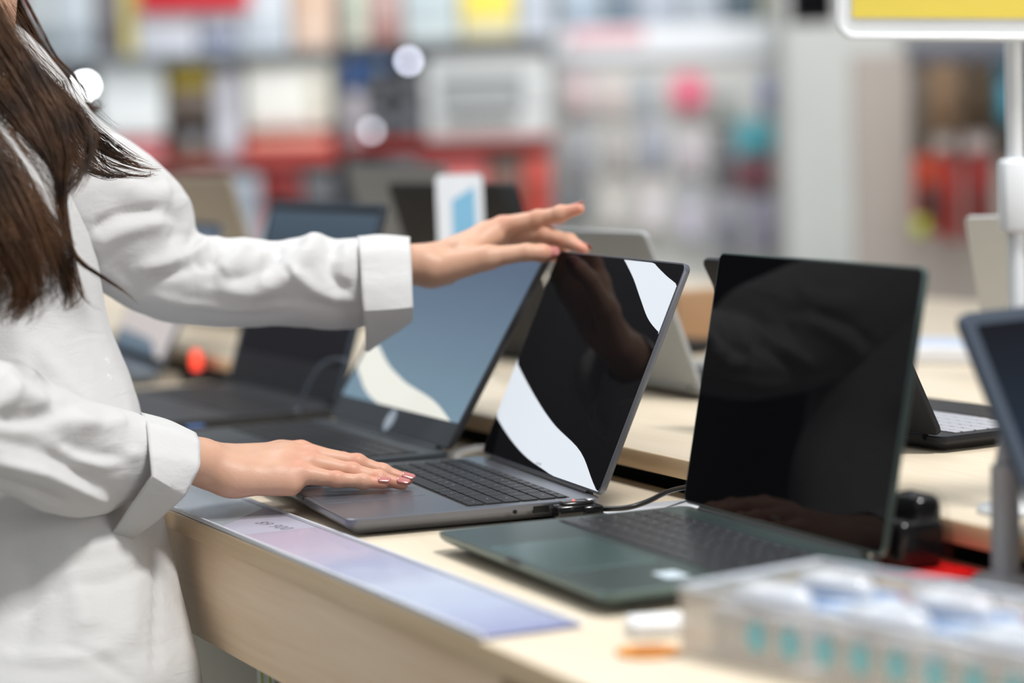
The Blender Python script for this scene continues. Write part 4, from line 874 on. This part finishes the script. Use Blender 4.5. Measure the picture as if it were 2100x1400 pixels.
# loops swinging back from the shoulder
strands([(0, 70, 24, 0, 2.03), (84, 170, 28, 0, 2.02), (158, 235, 22, 0, 2.01), (182, 290, 14, 0, 2.0), (172, 345, 12, 0, 1.99), (140, 395, 12, 0, 1.97), (126, 420, 6, 0, 1.96)], 150, 26, .0015, (.7, 1))
strands([(24, 110, 28, 0, 2.06), (100, 200, 30, 0, 2.07), (170, 270, 30, 0, 2.08), (230, 315, 24, 0, 2.10), (290, 340, 15, 0, 2.12), (348, 348, 14, 0, 2.14)], 260, 24, .0025, (.55, 1.), flyaway=1.2)
strands([(90, 180, 30, 0, 2.06), (130, 270, 30, 0, 2.07), (165, 330, 30, 0, 2.08), (220, 362, 20, 0, 2.09), (280, 362, 12, 0, 2.11), (320, 352, 8, 0, 2.12)], 160, 24, .0025, (.55, 1.), flyaway=1.2)
# dark ends in the lower mass
strands([(-190, 60, 50, 0, 1.95), (-110, 230, 46, 0, 1.94), (-18, 330, 40, 0, 1.93), (48, 420, 40, 0, 1.93), (105, 500, 32, 0, 1.93), (130, 560, 20, 0, 1.935), (140, 610, 14, 0, 1.94), (132, 640, 10, 0, 1.94)], 620, 28, .0022, (.6, 1))
strands([(-210, 160, 60, 0, 1.93), (-130, 320, 56, 0, 1.92), (-20, 430, 62, 0, 1.915), (35, 515, 55, 0, 1.915), (60, 580, 42, 0, 1.92), (48, 625, 32, 0, 1.92), (20, 660, 22, 0, 1.925)], 800, 26, .0026, (.62, 1))
strands([(-140, 260, 70, 0, 1.925), (-60, 400, 70, 0, 1.91), (-5, 500, 60, 0, 1.905), (20, 570, 50, 0, 1.905), (15, 630, 34, 0, 1.91), (-10, 665, 24, 0, 1.91)], 760, 24, .0026, (.66, 1))
strands([(0, 320, 16, 0, 1.93), (52, 420, 26, 0, 1.925), (95, 510, 34, 0, 1.925), (112, 570, 30, 0, 1.93), (118, 630, 26, 0, 1.935)], 160, 22, .003, (.6, 1), flyaway=1.5)
# hair of the far side, curling behind the shoulder
strands([(0, -80, 14, 0, 2.26), (40, 20, 14, 0, 2.27), (85, 100, 14, 0, 2.27), (125, 150, 14, 0, 2.28), (150, 195, 16, 0, 2.28), (175, 222, 16, 0, 2.28), (196, 215, 12, 0, 2.28), (190, 195, 10, 0, 2.28)], 320, 26, .003, (.7, 1), (1, 1.8))
strands([(20, 20, 30, 0, 2.1), (100, 130, 40, 0, 2.08), (190, 240, 40, 0, 2.1), (260, 290, 40, 0, 2.12)], 24, 22, .008, (.5, 1), (.5, .8), flyaway=2)
# crown and back of the head
for i in range(1500):
    a = rng.uniform(-math.pi, math.pi); lat = rng.uniform(.05, 1.25)
    d0 = -look*.35+hup
    pts = []
    side = 1 if a > 0 else -1
    az = abs(a)
    for k in range(14):
        t = k/13; pol = .12+t*1.75
        dirv = hup*math.cos(pol)+(look*math.cos(az)+hs*side*math.sin(az))*math.sin(pol)
        rad_ = np.array([.094, .092, .10]); p = HC+hup*.03-look*.012+dirv*(.096+.006*rng.random())
        if az < .85 and pol > .95: break
        pts.append(p)
    if len(pts) < 4: continue
    last = pts[-1]
    if len(pts) == 14 and az > 2.0:
        for k in range(1, 14): 
            q = last+np.array([0, 0, -.022*k])+(T(-.10, 0, 0)-np.array([last[0], last[1], 0]))*np.array([.012*k, .012*k, 0]); pts.append(q)
    sp_ = hc.splines.new('POLY'); sp_.points.add(len(pts)-1)
    for k, p in enumerate(pts): sp_.points[k].co = (*p, 1); sp_.points[k].radius = 2.2
ho = bpy.data.objects.new('hair_guide', hc); COL.objects.link(ho); dg = bpy.context.evaluated_depsgraph_get()
hm = bpy.data.meshes.new_from_object(ho.evaluated_get(dg)); bpy.data.objects.remove(ho); hm.materials.clear(); hair = link('hair', hm, hair_mat(), person, True); hair['label'] = 'long loose brown hair falling over the shirt'
# ------------------------------------------------------------------ the shop behind
m_floor = mat('floor_tile', srgb(176, 176, 170), rough=.35, vary=.06, scale=3)
b = MB(); b.box(-6, 7, -1, 12.2, -.97, -.92); tag(b.build('floor', m_floor), kind='structure')
m_wallm = mat('wall_paint', srgb(186, 188, 188), rough=.8)
b = MB(); b.box(-6, 7, 12.0, 12.2, -.92, 2.6); tag(b.build('wall_back', m_wallm), kind='structure')
BD = 8.5
def bx(x0, y0, x1, y1, D):                     # a rectangle of the picture at distance D -> width, height, centre of its lower edge
    a = at(x0, (y0+y1)/2, D); c_ = at(x1, (y0+y1)/2, D); t_ = at((x0+x1)/2, y0, D); u_ = at((x0+x1)/2, y1, D)
    return (c_-a).length, (t_-u_).length, Vector(((a.x+c_.x)/2, u_.y, u_.z))
_cm = {}
def cm(rgb, rough=.45):
    k = 'paint_%d_%d_%d' % rgb
    return mat(k, srgb(*rgb), rough=rough, vary=.05, scale=12)
def carton(label, cat, rect, D, rgb, band=None, depth=.18, name='carton', group=None, bandpos=(.15, .4), lid=True):
    w_, h_, c_ = bx(*rect, D); snap(c_, rect)
    r_ = empty(name, c_, 0, label, cat, group)
    b = MB(); b.rbox(-w_/2, w_/2, 0, depth, 0, h_, .004); b.build('carton_body', cm(rgb), r_)
    if band:
        b = MB(); b.rbox(-w_*.44, w_*.44, -.002, .001, h_*bandpos[0], h_*bandpos[1], .0008); b.build('printed_panel', cm(band), r_)
    return r_
ROWZ = {}
def snap(c_, rect):                            # stand the goods on the board below them
    for (x0, y), z in ROWZ.items():
        if abs(rect[3]-y) < 9 and x0 <= (rect[0]+rect[2])/2 <= x0+(760 if x0 < 0 else 442): c_.z = z+.0015
    return c_
def shelf_unit(label, x0, x1, ys, D, rgbs, depth=.42, back=(150, 156, 160), top=None):
    """gondola: uprights, back panel, one board with a price rail for each height in ys (picture rows)"""
    a = at(x0, 300, D); c_ = at(x1, 300, D); r_ = empty('store_shelf', ((a.x+c_.x)/2, a.y, -TZ), 0, label, 'shelf')
    w_ = (c_.x-a.x)/2; ztop = TZ+(top if top is not None else 1.0)
    b = MB(); b.box(-w_, w_, depth-.03, depth, 0, ztop); b.build('back_panel', cm(back), r_)
    for s in (-1, 1):
        b = MB(); b.rbox(s*(w_-.01)-.01, s*(w_-.01)+.01, depth-.05, depth+.01, 0, ztop+.02, .004); b.build('upright', cm((120, 124, 128)), r_)
    for y, rgb in zip(ys, rgbs):
        z = at((x0+x1)/2, y, D).z+TZ; ROWZ[(x0, y)] = z-TZ
        b = MB(); b.box(-w_+.021, w_-.021, 0, depth-.03, z-.022, z); b.build('shelf_board', cm((200, 202, 202)), r_)
        b = MB(); b.rbox(-w_, w_, -.012, 0, z-.03, z+.004, .003); b.build('price_rail', cm(rgb), r_)
    return r_
# --- three shelf units
shelf_unit('long store shelf full of boxed goods behind the woman', -60, 694, (112, 330, 560), BD, ((112, 118, 124), (152, 70, 66), (150, 150, 150)), back=(120, 128, 134))
shelf_unit('store shelf with printers and a red price rail in the middle of the shop', 702, 1138, (84, 286, 520), BD, ((70, 72, 74), (158, 58, 52), (150, 150, 150)), back=(92, 94, 98))
# goods: upper row of the long shelf
up = [((-40, -30, 38, 108), (214, 70, 62), (240, 220, 210), 'red carton at the end of the upper shelf above the shoulder'),
      ((48, -40, 108, 108), (188, 196, 200), (120, 132, 140), 'light grey carton next to the red carton on the upper shelf'),
      ((112, -40, 190, 108), (196, 206, 214), (150, 162, 172), 'pale blue-grey carton above the curled hair'),
      ((195, -40, 246, 108), (120, 118, 122), (90, 86, 92), 'dark grey carton beside the yellow-edged one on the upper shelf'),
      ((250, -40, 276, 108), (214, 200, 120), None, 'slim yellow box standing upright on the upper shelf'),
      ((282, 22, 402, 108), (222, 226, 234), (204, 210, 222), 'white carton under the red banner, beside the slim yellow box'),
      ((410, 18, 486, 108), (200, 206, 216), (62, 84, 136), 'white carton with a navy patch on the upper shelf'),
      ((492, -30, 592, 108), (206, 214, 222), (186, 196, 206), 'pale grey carton beside the peach carton'),
      ((600, -40, 684, 108), (216, 186, 164), (224, 200, 182), 'peach-coloured carton on the upper shelf')]
for rc, c1, c2, lab in up: carton(lab, 'box', rc, BD+.06, c1, c2, group=None)
# banner above
w_, h_, c_ = bx(284, -60, 512, 20, BD-.02); r_ = empty('hanging_banner', c_, 0, 'red promotional banner hanging over the long shelf', 'banner')
b = MB(); b.rbox(-w_/2, w_/2, 0, .01, 0, h_, .003); b.build('banner_sheet', cm((214, 36, 52)), r_); b = MB(); b.tube([(-w_/2, .005, h_), (w_/2, .005, h_)], .008, 8); b.build('hanging_rod', cm((200, 200, 200)), r_)
mid = [((60, 150, 150, 328), (150, 160, 166), (110, 118, 126), 'blue-grey carton behind the curled hair on the middle shelf', 'box'),
       ((200, 134, 336, 280), (222, 228, 230), (236, 240, 242), 'big white carton on the middle shelf beyond the shoulder', 'box'),
       ((206, 284, 334, 328), (196, 86, 92), (220, 190, 196), 'flat red carton under the big white carton', 'box'),
       ((346, 132, 434, 183), (172, 152, 74), (198, 176, 60), 'yellow-brown package on top of the coffee machine', 'box'),
       ((440, 150, 492, 328), (190, 190, 200), (214, 216, 226), 'lilac-grey carton between the coffee machine and the cream appliance', 'box')]
for rc, c1, c2, lab, cat in mid: carton(lab, cat, rc, BD+.06, c1, c2)
# coffee machine (dark brown)
w_, h_, c_ = bx(344, 192, 436, 328, BD+.05); snap(c_, (344, 192, 436, 328)); r_ = empty('coffee_machine', c_, 0, 'dark brown coffee machine on the middle shelf under a yellow package', 'coffee machine')
b = MB(); b.rbox(-w_/2, w_/2, .10, .2, 0, h_, .01); b.rbox(-w_/2, w_/2, 0, .11, h_*.66, h_, .01); b.build('housing', cm((112, 100, 92)), r_)
b = MB(); b.rbox(-w_/2, w_/2, 0, .1, 0, h_*.16, .006); b.build('drip_tray', cm((92, 70, 44)), r_); b = MB(); b.lathe([(.012, h_*.48), (.018, h_*.66)], (0, .05, 0), 16); b.build('spout', cm((40, 36, 34)), r_)
b = MB(); b.lathe([(.03, h_*.165), (.036, h_*.36), (.034, h_*.37)], (.0, .05, 0), 20); b.build('cup', cm((150, 152, 158)), r_)
# cream appliance: microwave-like body with door and knob panel
w_, h_, c_ = bx(500, 128, 680, 276, BD+.05); r_ = empty('kitchen_appliance', c_, 0, 'cream white countertop appliance on the middle shelf', 'appliance')
b = MB(); b.rbox(-w_/2, w_/2, 0, .22, .012, h_, .02, 3); b.build('housing', cm((232, 232, 224)), r_); b = MB(); b.rbox(-w_*.44, w_*.20, -.008, .002, h_*.14, h_*.88, .012, 3); b.build('door', cm((238, 238, 232)), r_)
b = MB(); b.rbox(w_*.26, w_*.44, -.005, .002, h_*.14, h_*.88, .005); b.build('control_panel', cm((224, 220, 206)), r_)
for k in (.35, .65):
    b = MB(); b.tube([(w_*.35, -.006, h_*k), (w_*.35, -.024, h_*k)], .016, 16); b.build('knob', cm((214, 206, 186)), r_)
for sx in (-.4, .4):
    b = MB(); b.lathe([(.01, 0), (.012, .013)], (w_*sx, .05, 0), 10); b.build('foot', cm((60, 60, 60)), r_)
carton('red and cream carton under the cream appliance', 'box', (500, 288, 682, 328), BD+.02, (206, 62, 54), (226, 168, 150), bandpos=(.5, .95), depth=.2)
low = [((380, 362, 455, 553), (182, 178, 170), (150, 150, 146), 'beige carton on the bottom shelf behind the champagne lid'), ((462, 362, 536, 553), (176, 182, 190), (150, 160, 172), 'pale blue-grey carton on the bottom shelf beside the red one'), ((540, 362, 618, 553), (176, 40, 36), (90, 24, 22), 'red carton with a dark patch on the bottom shelf'), ((624, 364, 688, 553), (112, 114, 118), (90, 92, 96), 'grey carton on the bottom shelf beside the red one')]
for rc, c1, c2, lab in low: carton(lab, 'box', rc, BD+.05, c1, c2, bandpos=(.55, .92))
# blue packs
for rc, c1, c2, lab in [((712, 122, 742, 180), (34, 92, 160), (24, 72, 140), 'blue pack at the left end of the printer shelf, beside the cream appliance'), ((750, 116, 800, 143), (90, 122, 170), (150, 170, 200), 'light blue pack on the printer shelf beside the dark blue one'), ((712, 184, 745, 284), (186, 180, 186), (160, 150, 160), 'pale pink-grey pack below the dark blue one')]:
    carton(lab, 'box', rc, BD+.02, c1, c2)
# loudspeakers: black with round cones
for rc, lab in (((748, 146, 800, 284), 'black loudspeaker with bright cones beside the printer'), ((806, 140, 866, 284), 'black loudspeaker nearest the printer')):
    w_, h_, c_ = bx(*rc, BD+.04); snap(c_, rc); r_ = empty('loudspeaker', c_, 0, lab, 'loudspeaker', None)
    b = MB(); b.rbox(-w_/2, w_/2, 0, .16, 0, h_, .006); b.build('cabinet', cm((44, 46, 50)), r_)
    for zz, rr in ((.3, .032), (.72, .022)):
        M2 = Matrix.Translation((0, -.001, h_*zz)) @ Matrix.Rotation(R(90), 4, 'X'); b = MB()
        b.rings([[M2 @ Vector((q*math.cos(a), q*math.sin(a), z)) for a in np.linspace(0, 2*math.pi, 25)[:-1]] for q, z in ((rr, 0), (rr, .006), (rr*.85, .007), (rr*.4, -.004), (rr*.35, .002))]); b.build('cone', cm((128, 130, 138)), r_)
# printer
w_, h_, c_ = bx(872, 104, 1128, 284, BD+.02); snap(c_, (872, 92, 1128, 284)); r_ = empty('printer', c_, 0, 'large light grey printer with a dark lid on the middle shelf', 'printer')
b = MB(); b.rbox(-w_/2, w_/2, 0, .30, 0, h_*.30, .012, 3); b.rbox(-w_/2, -w_*.40, 0, .30, h_*.28, h_*.70, .008); b.rbox(w_*.28, w_/2, 0, .30, h_*.28, h_*.70, .01); b.rbox(-w_/2, w_/2, 0, .30, h_*.68, h_*.94, .012, 3); b.build('housing', cm((200, 203, 203)), r_)
b = MB(); b.rbox(-w_*.40, w_*.28, .03, .28, h_*.29, h_*.69, .004); b.build('paper_bay', cm((158, 161, 162)), r_)
b = MB(); b.rbox(-w_*.47, w_*.47, .01, .29, h_*.93, h_*.995, .006); b.build('scanner_lid', cm((64, 66, 68)), r_)
b = MB(); b.rbox(-w_*.36, w_*.25, -.06, .05, h_*.30, h_*.34, .003); b.build('paper_tray', cm((176, 178, 180)), r_)
for rc, c1, c2, lab in [((710, 322, 790, 513), (38, 40, 48), (64, 66, 74), 'black carton on the lower printer shelf beside the grey one'), ((796, 322, 862, 513), (128, 116, 124), (150, 140, 148), 'mauve-grey carton on the lower printer shelf'), ((866, 322, 1000, 513), (178, 74, 72), (206, 130, 126), 'red carton with a pale patch on the lower printer shelf'), ((1004, 322, 1076, 513), (92, 70, 62), (120, 84, 74), 'brown carton on the lower printer shelf'), ((1080, 322, 1130, 513), (196, 72, 58), (172, 62, 50), 'orange-red carton at the end of the lower printer shelf')]:
    carton(lab, 'box', rc, BD+.05, c1, c2, bandpos=(.45, .8))
for rc, c1, c2, lab in [((710, -40, 752, 82), (214, 214, 200), (200, 208, 190), 'cream carton on the top of the printer shelf'), ((758, -40, 822, 82), (164, 118, 112), (190, 160, 156), 'dull red carton on the top of the printer shelf'), ((828, -40, 936, 82), (202, 212, 214), (184, 198, 202), 'pale green-grey carton on the top of the printer shelf'), ((942, -60, 1060, 82), (214, 208, 176), (244, 222, 96), 'bright yellow carton on the top of the printer shelf'), ((1066, -40, 1130, 82), (204, 210, 220), (186, 194, 206), 'pale lilac carton at the end of the top of the printer shelf')]:
    carton(lab, 'box', rc, BD+.04, c1, c2, bandpos=(.3, .95))
# --- pegboard wall with hanging packs
a = at(1142, 300, 8.9); c_ = at(1612, 300, 8.9)
r_ = empty('pegboard_stand', ((a.x+c_.x)/2, a.y, -TZ), 0, 'tall white pegboard stand hung with small packs', 'display stand')
w_ = (c_.x-a.x)/2
b = MB(); b.box(-w_, w_, 0, .04, 0, TZ+.69); b.build('pegboard', cm((208, 209, 205)), r_)
b = MB(); b.rbox(-w_, w_, -.03, .05, TZ+.565, TZ+.69, .004); b.build('header', cm((222, 226, 230)), r_)
b = MB(); zt_ = at(1235, 92, 8.9).z+TZ; xx = at(1235, 80, 8.87).x-(a.x+c_.x)/2; b.rbox(xx-.125, xx+.155, -.034, -.03, zt_, zt_+.055, .001); b.build('header_print', cm((224, 176, 182)), r_)
def hang(label, rect, rgb, D=8.82, item=None, group=None):
    w_, h_, c_ = bx(*rect, D); r_ = empty('hanging_pack', c_, 0, label, 'blister pack', group)
    b = MB(); b.slab(-w_/2, w_/2, 0, h_, .008, [(0, -.0015), (0, .0015)], M=Matrix.Rotation(R(90), 4, 'X')); b.build('backing_card', cm(rgb), r_)
    b = MB(); b.rbox(-w_*.3, w_*.3, -.03, 0, h_*.12, h_*.62, .008, 3); b.build('contents', cm(item or tuple(int(v*.75) for v in rgb)), r_)
    b = MB(); b.tube([(0, .055, h_*.93), (0, -.04, h_*.93), (0, -.048, h_*.98)], .003, 6); b.build('hook', cm((180, 182, 184)), r_); return r_
names = {0: 'first', 1: 'second', 2: 'third', 3: 'fourth', 4: 'fifth', 5: 'sixth'}
pk = [((1158, 140, 1216, 232), (196, 182, 186), (214, 190, 190), 'pale pink hanging pack on the top row, at the printer end'), ((1232, 150, 1280, 240), (214, 206, 202), (196, 180, 176), 'cream hanging pack on the top row of the pegboard'), ((1296, 150, 1352, 250), (178, 182, 186), (150, 156, 162), 'grey hanging pack on the top row, beside the round pink one'),
      ((1450, 160, 1512, 246), (186, 188, 186), (140, 146, 142), 'grey-green hanging pack beyond the round pink one'), ((1556, 150, 1600, 230), (150, 158, 186), (92, 100, 148), 'blue-violet hanging pack on the top row by the column'),
      ((1160, 260, 1222, 372), (170, 172, 176), (136, 140, 146), 'grey hanging pack on the middle row at the printer end'), ((1240, 256, 1296, 352), (190, 188, 184), (166, 160, 160), 'beige-grey hanging pack on the middle row'), ((1310, 250, 1370, 350), (178, 180, 188), (140, 146, 160), 'blue-grey hanging pack on the middle row'), ((1390, 262, 1446, 360), (200, 196, 198), (184, 172, 180), 'pale hanging pack under the round pink one'), ((1462, 276, 1502, 392), (104, 102, 108), (72, 74, 80), 'dark hanging pack on the middle row, beside the teal one'), ((1506, 244, 1602, 318), (92, 160, 170), (70, 148, 160), 'teal hanging pack above the dark red one'),
      ((1508, 324, 1588, 392), (118, 74, 82), (96, 50, 60), 'dark red hanging pack under the teal one'), ((1150, 384, 1212, 452), (128, 134, 138), (104, 110, 116), 'dark grey hanging pack on the bottom row above the raised finger'), ((1226, 366, 1290, 470), (186, 184, 178), (206, 204, 200), 'ivory hanging pack on the bottom row of the pegboard'), ((1306, 364, 1372, 480), (196, 192, 190), (214, 210, 214), 'white hanging pack on the bottom row of the pegboard'), ((1390, 376, 1440, 500), (170, 172, 178), (200, 194, 210), 'lilac hanging pack on the bottom row of the pegboard'), ((1456, 400, 1530, 520), (150, 150, 158), (110, 112, 120), 'slate hanging pack on the bottom row, beside the violet-grey one'), ((1540, 404, 1600, 520), (142, 140, 156), (120, 118, 134), 'violet-grey hanging pack on the bottom row by the column')]
for rc, c1, c2, lab in pk: hang(lab, rc, c1, item=c2)
# round pink disc pack
w_, h_, c_ = bx(1372, 146, 1452, 232, 8.80); r_ = empty('round_pack', c_, 0, 'round pink pack hanging in the middle of the pegboard', 'blister pack')
M2 = Matrix.Translation((0, 0, h_/2)) @ Matrix.Rotation(R(90), 4, 'X'); b = MB(); b.rings([[M2 @ Vector((q*math.cos(a_), q*math.sin(a_), z)) for a_ in np.linspace(0, 2*math.pi, 33)[:-1]] for q, z in ((w_/2, 0), (w_/2, .012), (w_*.4, .018), (w_*.2, .02))]); b.build('disc', cm((216, 112, 134)), r_)
b = MB(); b.tube([(0, .055, h_*.96), (0, -.03, h_*.96)], .003, 6); b.build('hook', cm((180, 182, 184)), r_)
# --- plain column and the dark stand at the right
a = at(1612, 300, 8.4); c_ = at(1850, 300, 8.4); b = MB(); b.box(a.x, c_.x, a.y, a.y+.4, -.92, 2.6); tag(b.build('pillar', cm((184, 186, 183), .7)), kind='structure')
a = at(1752, 300, 6.6); c_ = at(2240, 300, 6.6)
r_ = empty('dark_stand', ((a.x+c_.x)/2, a.y, -TZ), 0, 'taupe accessory stand with a dark brown panel, hung with pouches and red packs', 'display stand'); w_ = (c_.x-a.x)/2
b = MB(); b.box(-w_, w_, 0, .04, 0, TZ+.50); b.build('board', cm((164, 155, 148)), r_)
p0, p1, p2 = at(1868, 300, 6.6).x-r_.location.x, at(2000, 84, 6.6).z+TZ, at(2000, 326, 6.6).z+TZ
b = MB(); b.rbox(p0, w_, -.006, .001, p2, p1-.06, .003); b.build('dark_panel', cm((84, 77, 70)), r_); b = MB(); b.rbox(p0, w_, -.02, .001, p1-.058, p1, .004); b.build('header', cm((86, 88, 98)), r_)
for rc, c1, c2, lab in [((1900, 128, 1966, 272), (122, 98, 74), (108, 84, 62), 'tan pouch hanging on the taupe stand'), ((1976, 128, 2034, 272), (70, 54, 36), (64, 48, 30), 'dark brown pouch hanging on the taupe stand'), ((2040, 118, 2078, 262), (40, 82, 96), (70, 140, 158), 'teal pouch hanging beside the white sign pole'),
      ((1872, 316, 1932, 480), (166, 52, 22), (30, 30, 34), 'orange-red hanging pack with a dark item and lime corner on the taupe stand'), ((1936, 320, 1968, 496), (150, 14, 10), (120, 10, 8), 'narrow red hanging pack on the taupe stand'), ((1984, 316, 2030, 486), (140, 12, 8), (92, 6, 6), 'deep red hanging pack at the far end of the row on the taupe stand'), ((1910, 276, 1960, 314), (150, 138, 130), (160, 150, 146), 'small pale pack above the orange-red one'), ((1976, 274, 2030, 316), (160, 146, 142), (170, 158, 154), 'small pinkish pack above the deep red one')]:
    q_ = hang(lab, rc, c1, D=6.5, item=c2); lp = q_ if 'lime' in lab else globals().get('lp')
w_, h_, c_ = bx(1874, 448, 1904, 484, 6.44); q_ = c_-lp.location
b = MB(); b.rbox(q_.x-w_/2, q_.x+w_/2, -.045, -.034, q_.z, q_.z+h_, .004); b.build('lime_corner', cm((168, 176, 60)), lp)
# black screen hanging at the top
w_, h_, c_ = bx(1620, -120, 1712, 48, 7.2); r_ = empty('hanging_monitor', c_, 0, 'black monitor hanging from above in front of the grey pillar', 'monitor'); b = MB(); b.rbox(-w_/2, w_/2, 0, .06, 0, h_, .006); b.build('housing', cm((20, 21, 25)), r_); b = MB(); b.rbox(-w_*.45, w_*.45, -.003, .001, h_*.06, h_*.95, .002); b.build('screen', m_screen, r_); b = MB(); b.tube([(0, .03, h_), (0, .03, h_+.9)], .014, 10); b.build('hanging_pole', cm((90, 92, 96)), r_)
# row of pale goods on top of the pegboard stand
for rc, c1, c2, lab in [((1150, -40, 1232, 46), (176, 190, 202), (150, 166, 182), 'blue-grey carton on the pegboard stand, above the pink print'), ((1240, -40, 1300, 44), (122, 138, 152), (104, 120, 136), 'slate carton on top of the pegboard stand'), ((1306, -40, 1390, 42), (182, 190, 202), (164, 172, 188), 'pale violet carton on top of the pegboard stand'), ((1396, -40, 1480, 30), (180, 186, 196), (160, 170, 180), 'pale grey carton on top of the pegboard stand'), ((1486, -40, 1560, 26), (92, 108, 118), (76, 92, 104), 'dark teal-grey carton on top of the pegboard stand'), ((1564, -40, 1608, 30), (206, 204, 178), (190, 190, 166), 'cream carton on the pegboard stand beside the pillar')]:
    carton(lab, 'box', (rc[0], rc[1], rc[2], 62), 8.84, c1, c2, depth=.12).location.z = .6915
# small spotlights that show as round highlights
for (x, y), e_, col_, lab in (((175, 176), 55, (.97, 1, 1), 'small bright display lamp shining beside the curled hair'), ((838, 125), 13, (.78, .82, 1), 'small display lamp over the loudspeakers'), ((762, 268), 5, (.80, .82, .92), 'small dim display lamp low in front of the loudspeakers')):
    P = at(x, y, BD-.16); r_ = empty('display_lamp', P, 0, lab, 'lamp')
    b = MB(); b.lathe([(.002, -.0125), (.009, -.009), (.0125, 0), (.009, .009), (.002, .0125)], n=16); b.build('bulb', mat('lamp_glow_%d' % e_, (1, 1, 1), emit=col_, estr=e_, vary=0), r_)
    b = MB(); b.tube([(0, .008, .004), (0, .05, .02), (0, .15, .02)], .004, 8); b.build('arm', cm((200, 200, 200)), r_)
# ------------------------------------------------------------------ lights, camera
def area(name, loc, size, power, target=(0, 2.1, 0), col=(1, 1, 1), sy=None):
    l = bpy.data.lights.new(name, 'AREA'); l.energy = power; l.color = col; l.size = size
    if sy: l.shape = 'RECTANGLE'; l.size_y = sy
    o = bpy.data.objects.new(name, l); COL.objects.link(o); o.location = loc
    o.rotation_euler = (Vector(target)-Vector(loc)).to_track_quat('-Z', 'Y').to_euler(); return o
area('ceiling_lamp_key', (.75, 1.25, 2.3), .42, 60, (-.1, 2.1, 0), (1, .985, .96))
area('ceiling_lamp_fill', (-1.0, 3.3, 2.4), 1.2, 34, (-.2, 2.3, 0), (.95, .98, 1))
area('fill_light_right', (2.0, .1, .7), 1.2, 17, (0, 2.0, 0), (1, .97, .94))  # added fill from the right front, no visible source; brightens laptop side and apron
area('ceiling_lamp_shop', (.5, 6.2, 2.6), 3, 150, (.3, 8.5, .1), (1, 1, 1))
w = bpy.data.worlds.new('shop_ambient'); SC.world = w; w.use_nodes = True
wn, wl = w.node_tree.nodes, w.node_tree.links
tc = wn.new('ShaderNodeTexCoord'); sx = wn.new('ShaderNodeSeparateXYZ'); wl.new(tc.outputs['Generated'], sx.inputs[0])
mr = wn.new('ShaderNodeMapRange'); mr.inputs['From Min'].default_value = -1; mr.inputs['From Max'].default_value = 1; wl.new(sx.outputs['Z'], mr.inputs['Value'])
rp = wn.new('ShaderNodeValToRGB'); wl.new(mr.outputs[0], rp.inputs['Fac'])
e = rp.color_ramp.elements; e[0].position = .42; e[0].color = (.10, .097, .094, 1); e[1].position = .9; e[1].color = (.95, .98, 1, 1)
e_ = e.new(.56); e_.color = (.07, .07, .075, 1); e_ = e.new(.72); e_.color = (.62, .64, .66, 1)
wl.new(rp.outputs['Color'], wn['Background'].inputs['Color']); wn['Background'].inputs['Strength'].default_value = .72

cam = bpy.data.cameras.new('camera'); co = bpy.data.objects.new('camera', cam); COL.objects.link(co)
cam.sensor_width = 36; cam.lens = F_PX/2100*36; cam.clip_end = 60; cam.clip_start = .05
co.matrix_world = Matrix(((RT.x, UPV.x, -FW.x, CAM.x), (RT.y, UPV.y, -FW.y, CAM.y), (RT.z, UPV.z, -FW.z, CAM.z), (0, 0, 0, 1)))
cam.dof.use_dof = True; cam.dof.focus_distance = 2.11; cam.dof.aperture_fstop = 2.3; cam.dof.aperture_blades = 0
SC.camera = co
# lift the whole place so that the floor lies at z = 0
for o in SC.objects:
    if o.parent is None: o.location.z += TZ
SC.view_settings.view_transform = 'Standard'; SC.view_settings.look = 'None'; SC.view_settings.exposure = 0
SC.cycles.use_denoising = True
